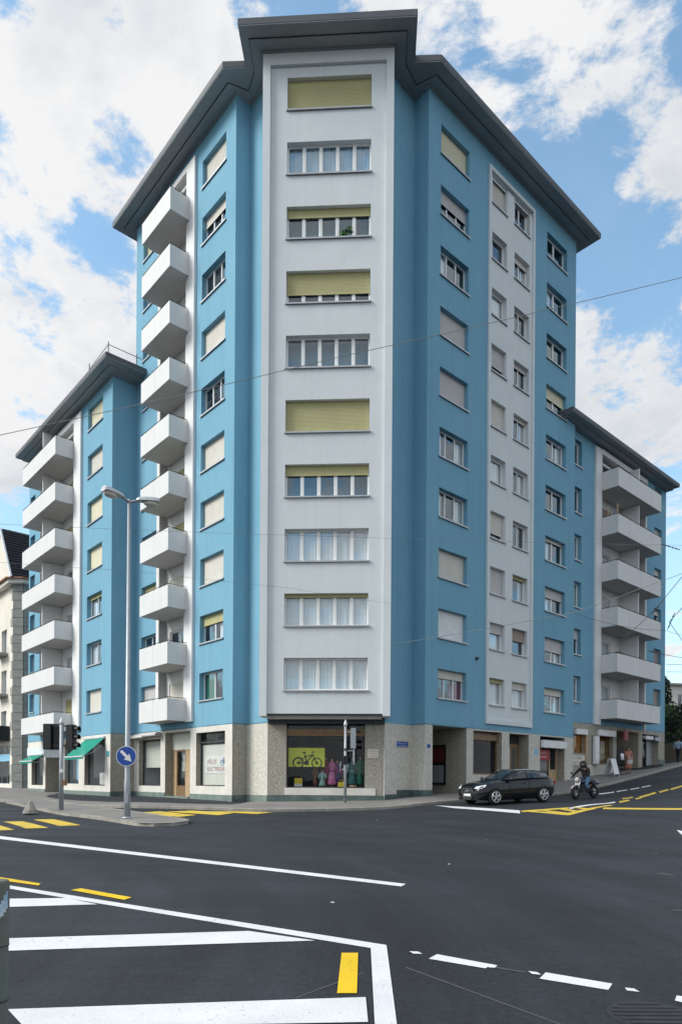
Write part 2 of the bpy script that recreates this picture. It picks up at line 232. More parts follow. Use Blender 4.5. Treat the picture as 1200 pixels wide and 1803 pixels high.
# ------------------------------------------------------------------ helpers
class Frame:
    def __init__(s,o,ax):
        s.o=Vector((o[0],o[1],0)); s.ax=Vector((ax[0],ax[1],0)).normalized(); s.ay=Vector((-s.ax.y,s.ax.x,0)); s.rz=math.atan2(s.ax.y,s.ax.x)
    def p(s,x,y,z): return s.o+s.ax*x+s.ay*y+Vector((0,0,z))
WORLDF=Frame((0,0),(1,0))
class MB:
    def __init__(s): s.v=[]; s.f=[]; s.m=[]
    def add(s,vs,fs,mi=0):
        k=len(s.v); s.v+= [tuple(v) for v in vs]; s.f+=[tuple(i+k for i in f) for f in fs]; s.m+=[mi]*len(fs)
    def quad(s,a,b,c,d,mi=0): s.add([a,b,c,d],[(0,1,2,3)],mi)
    def box(s,x0,x1,y0,y1,z0,z1,mi=0):
        s.add([(x0,y0,z0),(x1,y0,z0),(x1,y1,z0),(x0,y1,z0),(x0,y0,z1),(x1,y0,z1),(x1,y1,z1),(x0,y1,z1)],
              [(0,3,2,1),(4,5,6,7),(0,1,5,4),(1,2,6,5),(2,3,7,6),(3,0,4,7)],mi)
    def prism(s,poly,z0,z1,mi=0):
        n=len(poly); s.add([(p[0],p[1],z0) for p in poly]+[(p[0],p[1],z1) for p in poly],
            [tuple(range(n-1,-1,-1)),tuple(range(n,2*n))]+[(i,(i+1)%n,n+(i+1)%n,n+i) for i in range(n)],mi)
    def tube(s,pts,r,n=8,mi=0,caps=True):
        pts=[Vector(p) for p in pts]; rs=r if isinstance(r,(list,tuple)) else [r]*len(pts); ring=[]
        for i,p in enumerate(pts):
            d=(pts[min(i+1,len(pts)-1)]-pts[max(i-1,0)]).normalized()
            u=d.cross(Vector((0,0,1)));
            if u.length<1e-3: u=Vector((1,0,0))
            u.normalize(); w=u.cross(d)
            ring.append([p+(u*math.cos(a)+w*math.sin(a))*rs[i] for a in [2*math.pi*j/n for j in range(n)]])
        fs=[]
        for i in range(len(pts)-1):
            for j in range(n): fs.append((i*n+j,i*n+(j+1)%n,(i+1)*n+(j+1)%n,(i+1)*n+j))
        if caps: fs+=[tuple(range(n-1,-1,-1)),tuple((len(pts)-1)*n+j for j in range(n))]
        s.add([v for q in ring for v in q],fs,mi)
    def lathe(s,prof,n=12,mi=0,c=(0,0,0),axis='z',sx=1,sy=1):
        vs=[];fs=[]
        for r,z in prof:
            for j in range(n):
                a=2*math.pi*j/n; x,y=r*math.cos(a)*sx,r*math.sin(a)*sy
                v=(x,y,z) if axis=='z' else ((z,x,y) if axis=='x' else (x,z,y))
                vs.append((v[0]+c[0],v[1]+c[1],v[2]+c[2]))
        for i in range(len(prof)-1):
            for j in range(n): fs.append((i*n+j,i*n+(j+1)%n,(i+1)*n+(j+1)%n,(i+1)*n+j))
        fs+=[tuple(range(n-1,-1,-1)),tuple((len(prof)-1)*n+j for j in range(n))]
        s.add(vs,fs,mi)
    def torus(s,c,R,r,axis='y',n=20,k=6,mi=0):
        vs=[];fs=[]
        for i in range(n):
            a=2*math.pi*i/n
            for j in range(k):
                b=2*math.pi*j/k; q=R+r*math.cos(b); x,y,z=q*math.cos(a),r*math.sin(b),q*math.sin(a)
                if axis=='x': x,y=y,x
                if axis=='z': y,z=z,y
                vs.append((c[0]+x,c[1]+y,c[2]+z))
        for i in range(n):
            for j in range(k): fs.append((i*k+j,((i+1)%n)*k+j,((i+1)%n)*k+(j+1)%k,i*k+(j+1)%k))
        s.add(vs,fs,mi)
    def mesh(s,name,mats,smooth=False,fix=True):
        me=bpy.data.meshes.new(name); me.from_pydata(s.v,[],s.f)
        for x in (mats if isinstance(mats,(list,tuple)) else [mats]): me.materials.append(MAT[x])
        me.polygons.foreach_set('material_index',s.m)
        if fix:
            b=bmesh.new(); b.from_mesh(me); bmesh.ops.recalc_face_normals(b,faces=b.faces); b.to_mesh(me); b.free()
        if smooth: me.polygons.foreach_set('use_smooth',[True]*len(me.polygons))
        me.update(); return me
def wpos(o):
    v=Vector((0,0,0)); 
    return v
def obj(name,me,parent=None,loc=(0,0,0),rz=0.0,label=None,kind=None):
    o=bpy.data.objects.new(name,me); COL.objects.link(o); o.location=loc; o.rotation_euler=(0,0,rz)
    if parent is not None: o.parent=parent
    if label: o['label']=label
    if kind: o['kind']=kind
    return o
def thing(name,label,cat,loc=(0,0,0),rz=0.0,group=None,me=None):
    o=bpy.data.objects.new(name,me); COL.objects.link(o); o.location=loc; o.rotation_euler=(0,0,rz); o['label']=label; o['category']=cat
    if group: o['group']=group
    return o
def struct(name,me,loc=(0,0,0)):
    o=bpy.data.objects.new(name,me); COL.objects.link(o); o.location=loc; o['kind']='structure'; return o
def part(root,name,mb,mats,fr,x=0,y=0,z=0,smooth=False,label=None,kind=None,fix=True):
    """a part whose mesh is written in the facade frame fr, placed at fr(x,y,z); root has no rotation"""
    me=mb.mesh(name,mats,smooth,fix) if isinstance(mb,MB) else mb
    return obj(name,me,root,fr.p(x,y,z)-root.location,fr.rz,label,kind)
def dup_tree(o,parent=None,loc=None,rz=None):
    c=o.copy(); COL.objects.link(c)
    if parent is not None: c.parent=parent
    if loc is not None: c.location=loc
    if rz is not None: c.rotation_euler=(0,0,rz)
    for ch in o.children: dup_tree(ch,c)
    return c
def textmesh(body,size,extrude=0.002,align='CENTER'):
    cu=bpy.data.curves.new('t','FONT'); cu.body=body; cu.size=size; cu.extrude=extrude; cu.align_x=align; cu.align_y='CENTER'; cu.resolution_u=2
    o=bpy.data.objects.new('t',cu); COL.objects.link(o)
    bpy.context.view_layer.update()
    me=bpy.data.meshes.new_from_object(o.evaluated_get(bpy.context.evaluated_depsgraph_get()))
    bpy.data.objects.remove(o); bpy.data.curves.remove(cu)
    me.transform(Matrix.Rotation(math.pi/2,4,'X'))   # stands upright, reads from -y
    return me
CTRL=[[-8.0, 3.0, 0.0], [0.0, 3.0, 0.0], [8.0, 3.0, 0.0], [-6.0, 9.0, 0.0], [0.0, 8.0, 0.0], [6.0, 8.0, 0.0], [-12.0, 12.0, 0.02], [12.0, 12.0, 0.06], [0.0, 13.0, 0.04], [0.0, 18.0, 0.13], [8.0, 18.0, 0.17], [-7.3, 20.5, 0.12], [-10.4, 25.0, 0.17], [-9.8, 21.0, 0.12], [20.0, 16.0, 0.25], [25.0, 8.0, 0.05], [-22.0, 14.0, 0.03], [-20.0, 28.0, 0.3], [0.0, -8.0, 0.0], [-25.0, -5.0, 0.0], [25.0, -5.0, 0.0], [-15.688, 31.0, 0.436], [-8.042, 26.5, 0.394], [-4.075, 25.2, 0.37], [-2.734, 25.0, 0.346], [0.008, 25.8, 0.368], [2.269, 26.8, 0.425], [3.828, 28.3, 0.56], [6.955, 30.5, 0.677], [10.554, 32.9, 0.874], [13.764, 36.0, 1.215], [17.013, 39.0, 1.723], [19.712, 41.5, 2.173], [22.018, 43.5, 2.565], [17.671, 34.9, 1.432], [11.785, 29.7, 0.659], [12.968, 25.6, 0.548], [6.236, 24.2, 0.444], [25.489, 51.0, 3.009], [32.0, 60.0, 4.0], [45.0, 58.0, 4.6], [36.0, 44.0, 2.6], [45.0, 30.0, 1.2], [40.0, 75.0, 5.2], [-16.0, 45.0, 0.6], [-24.0, 55.0, 0.7], [-35.0, 50.0, 0.5], [-40.0, 30.0, 0.3], [-30.0, 75.0, 0.8], [0.0, 45.0, 0.9], [0.0, 75.0, 2.0], [8.36, 28.0, 0.69]]
KERB=[(-42, 49.5), (-27, 39.3), (-15.688, 31.0), (-8.042, 26.5), (-4.075, 25.2), (-2.734, 25.0), (0.008, 25.8), (2.269, 26.8), (3.828, 28.3), (6.955, 30.5), (10.554, 32.9), (13.764, 36.0), (17.013, 39.0), (19.712, 41.5), (22.018, 43.5), (25.5, 47.2), (33, 55.2), (42, 64.5)]
M_WHITE=[
[(0.295,6.477),(0.448,6.481),(0.374,4.375),(0.230,4.373)],
[(-4.833,9.853),(0.448,6.486),(0.290,6.369),(-4.694,9.572)],
[(-4.317,8.804),(-3.607,8.876),(-3.042,8.452),(-4.048,8.256)],
[(-3.277,6.659),(-0.955,7.042),(-0.247,6.644),(-3.042,6.183)],
[(-2.276,4.623),(0.191,4.929),(0.188,4.423),(-1.992,4.275)],
[(-9.787,18.142),(0.991,10.191),(0.901,9.962),(-9.361,17.352)],
[(0.887,6.158),(1.313,5.833),(1.233,5.706),(0.790,6.001)],
[(1.311,5.837),(1.355,5.796),(1.315,5.725),(1.260,5.741)],
[(0.644,6.253),(0.727,6.244),(0.754,6.164),(0.672,6.172)],
[(1.573,5.630),(1.640,5.599),(1.652,5.526),(1.584,5.548)],
[(1.712,5.600),(2.144,5.300),(2.049,5.141),(1.607,5.423)],
[(2.200,5.200),(2.262,5.180),(2.269,5.098),(2.188,5.130)],
[(2.508,5.016),(2.637,4.941),(2.533,4.790),(2.437,4.899)],
[(9.431,18.925),(9.492,17.559),(9.078,16.845),(8.973,17.705)],
[(3.839,27.689),(6.562,24.691),(6.301,23.707),(4.426,26.182)],
[(8.619,25.451),(12.122,29.789),(11.830,29.071),(8.499,24.972)]]
M_YELLOW=[
[(0.016,6.176),(0.167,6.180),(0.129,5.014),(-0.019,5.011)],
[(-5.506,10.717),(-4.457,10.026),(-4.410,9.848),(-5.344,10.403)],
[(-3.789,9.478),(-3.701,9.623),(-2.764,8.935),(-2.803,8.750)],
[(-11.143,22.250),(-10.510,22.262),(-8.566,19.771),(-9.138,19.567)],
[(-10.554,23.097),(-9.937,23.204),(-7.940,20.613),(-8.493,20.356)],
[(-11.348,21.031),(-10.913,21.219),(-9.254,19.126),(-9.633,18.857)],
[(-8.709,24.026),(-8.324,24.442),(-6.493,22.797),(-7.014,22.372)],
[(-7.581,24.177),(-7.186,24.501),(-5.818,23.327),(-6.231,22.822)],
[(-7.535,24.695),(-6.764,25.080),(-5.066,23.676),(-5.568,23.108)],
[(-6.464,24.903),(-5.528,25.232),(-3.867,24.426),(-4.301,23.643)],
[(-5.004,24.957),(-3.787,24.987),(-2.471,24.893),(-3.008,24.154)],
[(6.549,24.534),(8.633,25.558),(8.484,25.054),(6.518,24.111)],
[(6.524,24.440),(6.678,24.551),(7.998,23.555),(7.741,22.911)],
[(7.824,23.512),(10.841,27.203),(10.961,27.045),(7.760,22.910)],
[(7.100,24.722),(7.357,24.886),(8.007,23.701),(7.753,23.535)],
[(7.966,25.152),(8.228,25.304),(8.686,24.144),(8.366,23.813)],
[(8.735,25.476),(8.989,25.711),(9.420,25.011),(9.107,24.621)],
[(10.015,25.673),(14.380,25.809),(13.930,25.000),(9.709,24.996)],
[(12.273,29.789),(12.988,30.406),(12.839,29.937),(12.042,29.109)],
[(12.932,31.011),(13.562,31.379),(13.463,31.028),(12.807,30.586)],
[(13.420,30.750),(13.845,31.122),(13.742,30.773),(13.297,30.348)],
[(13.869,31.356),(15.250,32.731),(15.109,32.253),(13.735,30.874)],
[(15.438,32.780),(16.228,33.500),(16.120,33.101),(15.296,32.304)],
[(16.355,33.527),(18.309,35.280),(18.129,34.762),(16.226,33.090)]]
M_DASH=[
[(12.698,33.208),(13.685,33.778),(13.553,33.383),(12.554,32.758)],
[(13.858,33.923),(14.586,34.358),(14.480,34.040),(13.735,33.552)],
[(14.789,34.494),(15.428,34.888),(15.320,34.575),(14.673,34.154)],
[(15.598,35.005),(16.271,35.442),(16.156,35.126),(15.488,34.692)]]
M_GHOST=[
[(0.568,5.742),(1.510,4.336),(1.488,4.335),(0.555,5.716)],
[(-0.322,4.919),(0.199,5.582),(0.203,5.559),(-0.316,4.896)],
[(5.455,11.522),(5.606,11.336),(5.534,11.210),(5.374,11.391)],
[(4.120,8.354),(4.313,8.290),(4.276,8.220),(4.085,8.283)],
[(1.282,5.794),(1.550,5.613),(1.531,5.580),(1.264,5.758)]]
MANHOLE=[2.134, 4.576, -0.003]
#[4.469, 10.161, 0.012]
#[-1.767, 7.02, -0.003]
#[-0.063, 8.658, 0.002]
#lamp [-6.886, 21.731, 0.169]
#tl1 [-10.698, 25.79, 0.212]
#carF [6.022, 26.401, 0.556]
#moto1 [11.095, 31.745, 0.799]
#moto2 [11.869, 32.174, 0.846]
#cone [-11.744, 25.698, 0.188]
#fg [-2.213, 4.497, -0.003]
# ------------------------------------------------------------------ the ground
_C=np.array(CTRL); _XY=_C[:,:2]
def _phi(r2): return np.where(r2>1e-12,r2*np.log(np.maximum(r2,1e-12))*.5,0)
_n=len(_C)
_K=_phi(((_XY[:,None]-_XY[None])**2).sum(-1))+np.eye(_n)*.6
_P=np.c_[np.ones(_n),_XY]
_sol=np.linalg.solve(np.block([[_K,_P],[_P.T,np.zeros((3,3))]]),np.r_[_C[:,2],0,0,0])
def G(x,y):
    x=np.asarray(x,float); y=np.asarray(y,float)
    r2=(x[...,None]-_XY[:,0])**2+(y[...,None]-_XY[:,1])**2
    return _phi(r2)@_sol[:_n]+_sol[_n]+_sol[_n+1]*x+_sol[_n+2]*y
def g1(x,y): return float(G(np.array(x),np.array(y)))
# road: a fine sheet around the crossing that runs on, coarser and coarser, to the horizon
xs=np.concatenate([[-900,-400,-200,-110,-70],np.arange(-46,46.1,0.5),[60,75,110,200,400,900]])
ys=np.concatenate([[-500,-200,-90,-40,-20],np.arange(-8,66.1,0.5),[75,90,130,220,450,1200]])
X,Y=np.meshgrid(xs,ys)
Xc,Yc=np.clip(X,-46,46),np.clip(Y,-20,75)
Z=G(Xc,Yc)
far=np.hypot(X-Xc,Y-Yc); Z=Z*np.exp(-far/160)
nx,ny=len(xs),len(ys)
vs=np.c_[X.ravel(),Y.ravel(),Z.ravel()].tolist()
idx=np.arange(nx*ny).reshape(ny,nx)
fs=np.stack([idx[:-1,:-1],idx[:-1,1:],idx[1:,1:],idx[1:,:-1]],-1).reshape(-1,4).tolist()
me=bpy.data.meshes.new('road'); me.from_pydata(vs,[],fs); me.materials.append(MAT['asphalt']); me.polygons.foreach_set('use_smooth',[True]*len(me.polygons)); me.update()
road=struct('road',me)
def drape(poly,lift):
    a,b,c,d=[np.array(p) for p in poly]
    L=max(np.linalg.norm(b-a),np.linalg.norm(c-d)); Wd=max(np.linalg.norm(d-a),np.linalg.norm(c-b))
    n=max(1,int(L/0.5)); k=max(1,int(Wd/0.5))
    m=MB(); g=[]
    for i in range(n+1):
        s=i/n
        for j in range(k+1):
            t=j/k; q=(a*(1-s)+b*s)*(1-t)+(d*(1-s)+c*s)*t
            g.append((q[0],q[1],g1(q[0],q[1])+lift))
    m.add(g,[(i*(k+1)+j,(i+1)*(k+1)+j,(i+1)*(k+1)+j+1,i*(k+1)+j+1) for i in range(n) for j in range(k)])
    return m
for lst,mt,lift in ((M_GHOST,'paint_ghost',0.003),(M_WHITE,'paint_white',0.005),(M_DASH,'paint_white',0.005),(M_YELLOW[:3],'paint_yellow',0.008),(M_YELLOW[3:],'paint_worn_yellow',0.008)):
    for i,p in enumerate(lst):
        obj('road_marking',drape(p,lift+0.0004*(i%5)).mesh('road_marking',mt),road)
# manhole cover near the camera
mat('grating',(0.030,0.032,0.036),0.7,(0.02,0.022,0.025),6.0,0.4,60,coords='P')
m=MB(); hx,hy=MANHOLE[0],MANHOLE[1]; hz=g1(hx,hy)
m.lathe([(0.30,0.0),(0.30,0.010),(0.285,0.012)],28)
mh=obj('manhole_cover',m.mesh('manhole_cover','grating'),road,(hx,hy,hz))
m=MB()
for i in range(-3,4):
    w=math.sqrt(0.27**2-(i*0.075)**2); m.box(-w,w,i*0.075-0.02,i*0.075+0.02,0.0125,0.017)
obj('rib',m.mesh('rib','grating'),mh)
# ------------------------------------------------------------------ building datums
LF=Vector((-4.911,30.371,0)); RF=Vector((3.719,30.005,0))
U=Vector((-math.sin(TH),math.cos(TH),0)); V=Vector((math.cos(TH),math.sin(TH),0)); WD=(V-U).normalized(); ND=-(U+V).normalized()
PB=Vector((-0.595,28.5,0)); PC=PB-ND*1.05
FL=Frame(LF,-U); FR=Frame(RF,V); FB=Frame(PB,WD); FC=Frame(PC,WD)
FLW=Frame(LF-V*1.38,-U); FRW=Frame(RF+U*0.3,V)
A=Vector((-3.244,29.693,0)); B=Vector((1.850,29.421,0)); I1=Vector((-4.326,30.897,0)); I2=Vector((3.174,30.611,0))
SILL0=5.33; PITCH=2.75
# ------------------------------------------------------------------ pavement and kerb
def lp(u,o): return LF+U*u-V*o
def rp(v,o): return RF+V*v-U*o
WALLP=[(Vector((-33,60,0)),.70),(lp(24,1.38),.66),(lp(15,1.0),.52),(lp(8,0),.48),(LF,.50),(A,.58),(FC.p(0,0,0),.62),(B,.68),(RF,.85),(rp(5,0),1.10),(rp(10,0),1.45),(rp(15,-.3),1.85),(rp(20,-.3),2.25),(rp(23.5,-.3),2.60),(rp(26,-.3),2.80),(rp(31,-.3),3.2),(rp(41,-.3),4.3),(rp(53,-.3),5.6)]
m=MB(); rows=[]
NT=6
for i in range(len(KERB)-1):
    for s in range(4):
        rows.append((i+s/4))
rows.append(len(KERB)-1)
grid=[]
for t in rows:
    i=min(int(t),len(KERB)-2); s=t-i
    k=Vector((KERB[i][0]*(1-s)+KERB[i+1][0]*s,KERB[i][1]*(1-s)+KERB[i+1][1]*s,0)); kz=g1(k.x,k.y)+0.112
    w=WALLP[i][0].lerp(WALLP[i+1][0],s); wz=WALLP[i][1]*(1-s)+WALLP[i+1][1]*s
    inn=(w-k).normalized()
    row=[(k.x+inn.x*.12,k.y+inn.y*.12,kz-0.006)]
    for q in range(1,NT+1):
        r=q/NT; p=k.lerp(w,r); row.append((p.x,p.y,kz*(1-r)+wz*r))
    p=w-ND*4.5; row.append((p.x,p.y,wz+0.02))
    grid.append(row)
nc=len(grid[0])
m.add([v for r in grid for v in r],[(i*nc+j,i*nc+j+1,(i+1)*nc+j+1,(i+1)*nc+j) for i in range(len(grid)-1) for j in range(nc-1)])
pavement=struct('pavement',m.mesh('pavement','pavement',smooth=True))
kd=MB(); kd.add([(0.004,-.01,-.25),(0.996,-.01,-.25),(0.996,.15,-.25),(0.004,.15,-.25),(0.004,0.0,-.02),(0.996,0.0,-.02),(0.996,.02,0),(0.004,.02,0),(0.996,.15,0),(0.004,.15,0)],
   [(0,1,5,4),(4,5,6,7),(7,6,8,9),(3,9,8,2),(0,4,7,9,3),(1,2,8,6,5)])
kme=kd.mesh('kerb_stone','kerb_stone')
def kerb_run(pl,parent,h,step=1.0,closed=False):
    pts=[Vector((p[0],p[1],0)) for p in pl]
    if closed: pts.append(pts[0])
    acc=[0]
    for a,b in zip(pts,pts[1:]): acc.append(acc[-1]+(b-a).length)
    n=int(acc[-1]/step); st=acc[-1]/n
    def at(d):
        for i in range(len(acc)-1):
            if d<=acc[i+1]+1e-6: return pts[i].lerp(pts[i+1],(d-acc[i])/(acc[i+1]-acc[i]))
        return pts[-1]
    for i in range(n):
        a,b=at(i*st),at((i+1)*st); d=b-a
        za,zb=g1(a.x,a.y)+h,g1(b.x,b.y)+h
        o=obj('kerb_stone',kme,parent,(a.x,a.y,za+random.uniform(-.004,.004)))
        o.rotation_euler=(0,-math.atan2(zb-za,d.length),math.atan2(d.y,d.x)+random.uniform(-.006,.006)); o.scale=(d.length*1.002,1,1)
vis=[p for p in KERB if p[0]>-20 and p[0]<34]
kerb_run(vis,pavement,0.115)
# traffic island between the carriageways, running back along the left street
tip=Vector((-5.0,20.35,0)); axis=U; side=V
pl=[]
for a in range(-4,5):
    an=math.radians(a*22.5); pl.append(tip+axis*0.85-axis*0.85*math.cos(an)+side*0.85*math.sin(an))
pl=[p for p in pl]
end=tip+axis*14
isl=[end-side*0.85]+pl+[end+side*0.85]
m=MB(); cen=[]
n=len(isl)
for k in range(0,15):
    c=tip+axis*(0.5+k*0.95 if k else 0.85); cen.append(c)
top=[(p.x,p.y,g1(p.x,p.y)+0.105) for p in isl]
# centre spine fan keeps the top following the ground
sp=[tip+axis*t for t in (0.85,3,6,9,12,14)]
spv=[(p.x,p.y,g1(p.x,p.y)+0.125) for p in sp]
L=[tip+axis*t-side*0.85 for t in (0.85,3,6,9,12,14)]; R_=[tip+axis*t+side*0.85 for t in (0.85,3,6,9,12,14)]
Lv=[(p.x,p.y,g1(p.x,p.y)+0.105) for p in L]; Rv=[(p.x,p.y,g1(p.x,p.y)+0.105) for p in R_]
m.add(spv+Lv+Rv,[(i,i+1,6+i+1,6+i) for i in range(5)]+[(i,12+i,12+i+1,i+1) for i in range(5)])
tv=[(p.x,p.y,g1(p.x,p.y)+0.105) for p in pl]
m.add([spv[0]]+tv,[(0,i,i+1) for i in range(1,len(tv))])
island=struct('traffic_island',m.mesh('traffic_island','pavement'))
kerb_run(isl,island,0.11,0.62)
# strip of pavement at the camera's feet
m=MB(); m.prism([(-2.14,4.15),(-2.02,3.9),(-1.7,3.3),(-9,3.3),(-9,9.5),(-5.3,9.5)],-0.2,0.025)
struct('pavement_corner',m.mesh('pavement_corner','pavement'))
# ------------------------------------------------------------------ building kit
_cache={}
def cached(key,fn):
    if key not in _cache: _cache[key]=fn()
    return _cache[key]
def wall(mb,x0,x1,z0,z1,holes,depth=0.32,mi=0,mr=None,y=0.0):
    """a wall sheet in a facade frame with real openings and their reveals"""
    mr=mi if mr is None else mr
    xs=sorted(set([x0,x1]+[h[0] for h in holes]+[h[1] for h in holes])); zs=sorted(set([z0,z1]+[h[2] for h in holes]+[h[3] for h in holes]))
    xs=[x for x in xs if x0-1e-6<=x<=x1+1e-6]; zs=[z for z in zs if z0-1e-6<=z<=z1+1e-6]
    for a,b in zip(xs,xs[1:]):
        run=None
        for c,d in zip(zs,zs[1:]):
            xm,zm=(a+b)/2,(c+d)/2
            inside=any(h[0]<xm<h[1] and h[2]<zm<h[3] for h in holes)
            if not inside:
                mb.quad((a,y,c),(b,y,c),(b,y,d),(a,y,d),mi)
    for h in holes:
        dp=h[4] if len(h)>4 else depth
        a,b,c,d=h[:4]; mq=h[5] if len(h)>5 else mr
        mb.quad((a,y,c),(a,y,d),(a,y+dp,d),(a,y+dp,c),mq); mb.quad((b,y,c),(b,y+dp,c),(b,y+dp,d),(b,y,d),mq)
        mb.quad((a,y,d),(b,y,d),(b,y+dp,d),(a,y+dp,d),mq); mb.quad((a,y,c),(a,y+dp,c),(b,y+dp,c),(b,y,c),mq)
def window(root,fr,x,z,w,h,n=2,blind=0.0,bm='blind_cream',cur=None,cm='curtain_white',depth=0.30,y=0.0,mull=0.075,border=0.06,fm='window_white',gm='glass',parent_rel=None,sill=True,name='window',tilt=None):
    def fmesh():
        m=MB(); a,b=depth-.055,depth+.01
        m.box(0,w,a,b,0,border); m.box(0,w,a,b,h-border,h); m.box(0,border,a,b,border,h-border); m.box(w-border,w,a,b,border,h-border)
        pw=(w-2*border-(n-1)*mull)/n
        for i in range(1,n):
            xx=border+i*pw+(i-1)*mull; m.box(xx,xx+mull,a,b,border,h-border)
            m.box(xx+mull*.44,xx+mull*.56,a-.008,a,border,h-border)
        return m.mesh('window',fm)
    f=obj(name,cached(('f',w,h,n,depth,mull,border,fm),fmesh),root,fr.p(x,y,z)-root.location,fr.rz)
    pw=(w-2*border-(n-1)*mull)/n; ph=h-2*border
    def pmesh():
        m=MB(); m.quad((0,0,0),(pw,0,0),(pw,0,ph),(0,0,ph)); return m.mesh('pane',gm)
    pm=cached(('p',round(pw,3),round(ph,3),gm),pmesh)
    for i in range(n):
        o=obj('pane',pm,f,(border+i*(pw+mull),depth-.02+random.uniform(-.002,.002),border))
        o.rotation_euler=(random.uniform(-.006,.006),0,random.uniform(-.008,.008))
    if sill:
        def smesh():
            m=MB(); m.box(-.05,w+.05,-.07,depth-.056,-.045,-.005); m.box(-.05,w+.05,-.072,-.07,-.07,-.005); return m.mesh('sill','sill_metal')
        obj('sill',cached(('s',w,depth),smesh),f,(0,0,0))
    if blind>0:
        def bmesh_():
            m=MB(); H=h*blind; k=max(2,int(H/0.055)); yy=max(depth-.10,.03)
            z1=h
            for i in range(k):
                zt=h-H*i/k; zb=h-H*(i+1)/k
                m.quad((.015,yy,zb+.004),(w-.015,yy,zb+.004),(w-.015,yy+.006,zt),(.015,yy+.006,zt)); m.quad((.015,yy,zb+.004),(.015,yy+.006,zb),(w-.015,yy+.006,zb),(w-.015,yy,zb+.004))
            m.box(.01,w-.01,yy-.006,yy+.02,h-H-.05,h-H)
            return m.mesh('blind',bm,fix=False)
        o=obj('blind',cached(('b',w,h,round(blind,2),bm,depth),bmesh_),f,(0,0,0))
    if cur:
        def cmesh():
            m=MB(); spans={'full':[(0.0,w)],'sides':[(0.0,w*.28),(w*.72,w)],'left':[(0,w*.42)],'right':[(w*.6,w)]}[cur]
            for s0,s1 in spans:
                q=max(6,int((s1-s0)/0.05)); pts=[(s0+(s1-s0)*i/q,depth+.065+.022*math.sin(i*1.9+s0*7)+.012*math.sin(i*.7)) for i in range(q+1)]
                m.add([(p[0],p[1],0.02) for p in pts]+[(p[0],p[1],h-.02) for p in pts],[(i,i+1,q+2+i,q+1+i) for i in range(q)])
            return m.mesh('curtain',cm,smooth=True,fix=False)
        obj('curtain',cached(('c',w,h,cur,cm,depth),cmesh),f,(0,0,0))
    return f
def balcony(root,fr,x0,x1,yf,z0,z1,nf=3,yb=0.0,label=None,slab_back=None):
    m=MB(); m.box(x0+.05,x1-.05,yf+.05,(slab_back if slab_back is not None else yb),z0+.01,z0+.15)
    b=part(root,'balcony',m,'soffit_grey',fr,label=label)
    inv=lambda o:o
    L=x1-x0
    def panel(a0,a1,b0,b1):
        mm=MB(); mm.box(a0,a1,b0,b1,z0,z1); return mm
    for i in range(nf):
        a=x0+L*i/nf+(.006 if i else 0); c=x0+L*(i+1)/nf-(.006 if i<nf-1 else 0)
        mm=panel(a,c,yf,yf+.05); obj('front_panel',mm.mesh('front_panel','balcony_white'),b)
    mm=panel(x0,x0+.05,yf+.052,yb-.002); obj('side_panel',mm.mesh('side_panel','balcony_white'),b)
    mm=panel(x1-.05,x1,yf+.052,yb-.002); obj('side_panel',mm.mesh('side_panel','balcony_white'),b)
    mm=MB(); mm.tube([(x0+.03,yb,z1+.07),(x0+.03,yf+.025,z1+.07),(x1-.03,yf+.025,z1+.07),(x1-.03,yb,z1+.07)],.018,6)
    k=int(L/0.75)
    for i in range(k+1):
        xx=x0+.05+(L-.1)*i/k; mm.box(xx-.012,xx+.012,yf+.015,yf+.035,z1,z1+.06)
    obj('rail',mm.mesh('rail','joint_dark'),b)
    return b
def offset_poly(P,d):
    n=len(P); out=[]
    for i in range(n):
        a,b,c=Vector(P[i-1][:2]),Vector(P[i][:2]),Vector(P[(i+1)%n][:2])
        e1=(b-a).normalized(); e2=(c-b).normalized(); n1=Vector((e1.y,-e1.x)); n2=Vector((e2.y,-e2.x))
        k=1+n1.dot(n2); out.append(b+(n1+n2)*(d/max(k,.25)))
    return out
def slabs(root,P,zs,th=0.26):
    for z in zs:
        m=MB(); m.prism(P,z-th,z); part(root,'floor_slab',m,'ceiling_white',WORLDF)
def plain(mb,p,q,z0,z1,mi=0): mb.quad((p.x,p.y,z0),(q.x,q.y,z0),(q.x,q.y,z1),(p.x,p.y,z1),mi)
def sill(k): return SILL0+PITCH*(k-1)
YEL,CRE,GRY,WHT,BRN='blind_yellow','blind_cream','blind_grey','blind_white','blind_brown'
# ================================================================== the tower
tower=thing('apartment_tower','tall blue apartment tower with a pale windowed bay on its cut corner','building',(0,36,0.6))
ZB,ZT=4.05,32.45
LE=lp(10.1,0); RE=rp(12.85,0)
foot=[LE,LF,I1,A,B,I2,RF,RE,RE+U*11,RE+U*11+(LE+V*11-RE-U*11)*0.5+(-ND)*3,LE+V*11]
fp=[(p.x,p.y) for p in foot]
inset=[tuple(p) for p in offset_poly(fp,-.32)]
slabs(tower,[tuple(p) for p in offset_poly(fp,-1.3)],[sill(k)-.92 for k in range(1,11)])
core=[tuple(p) for p in offset_poly(fp,-3.6)]
m=MB(); m.prism(core,4.0,ZT-.1); part(tower,'inner_wall',m,'room',WORLDF)
m=MB()
# partition walls inside so that no light runs through the whole building
for v in (3.6,8.8): 
    p,q=rp(v,-.35),rp(v,-4.2); plain(m,p,q,4.1,ZT-.1)
for u in (3.2,7.25):
    p,q=lp(u,-1.2),lp(u,-4.2); plain(m,p,q,4.1,ZT-.1)
part(tower,'partition',m,'room',WORLDF)
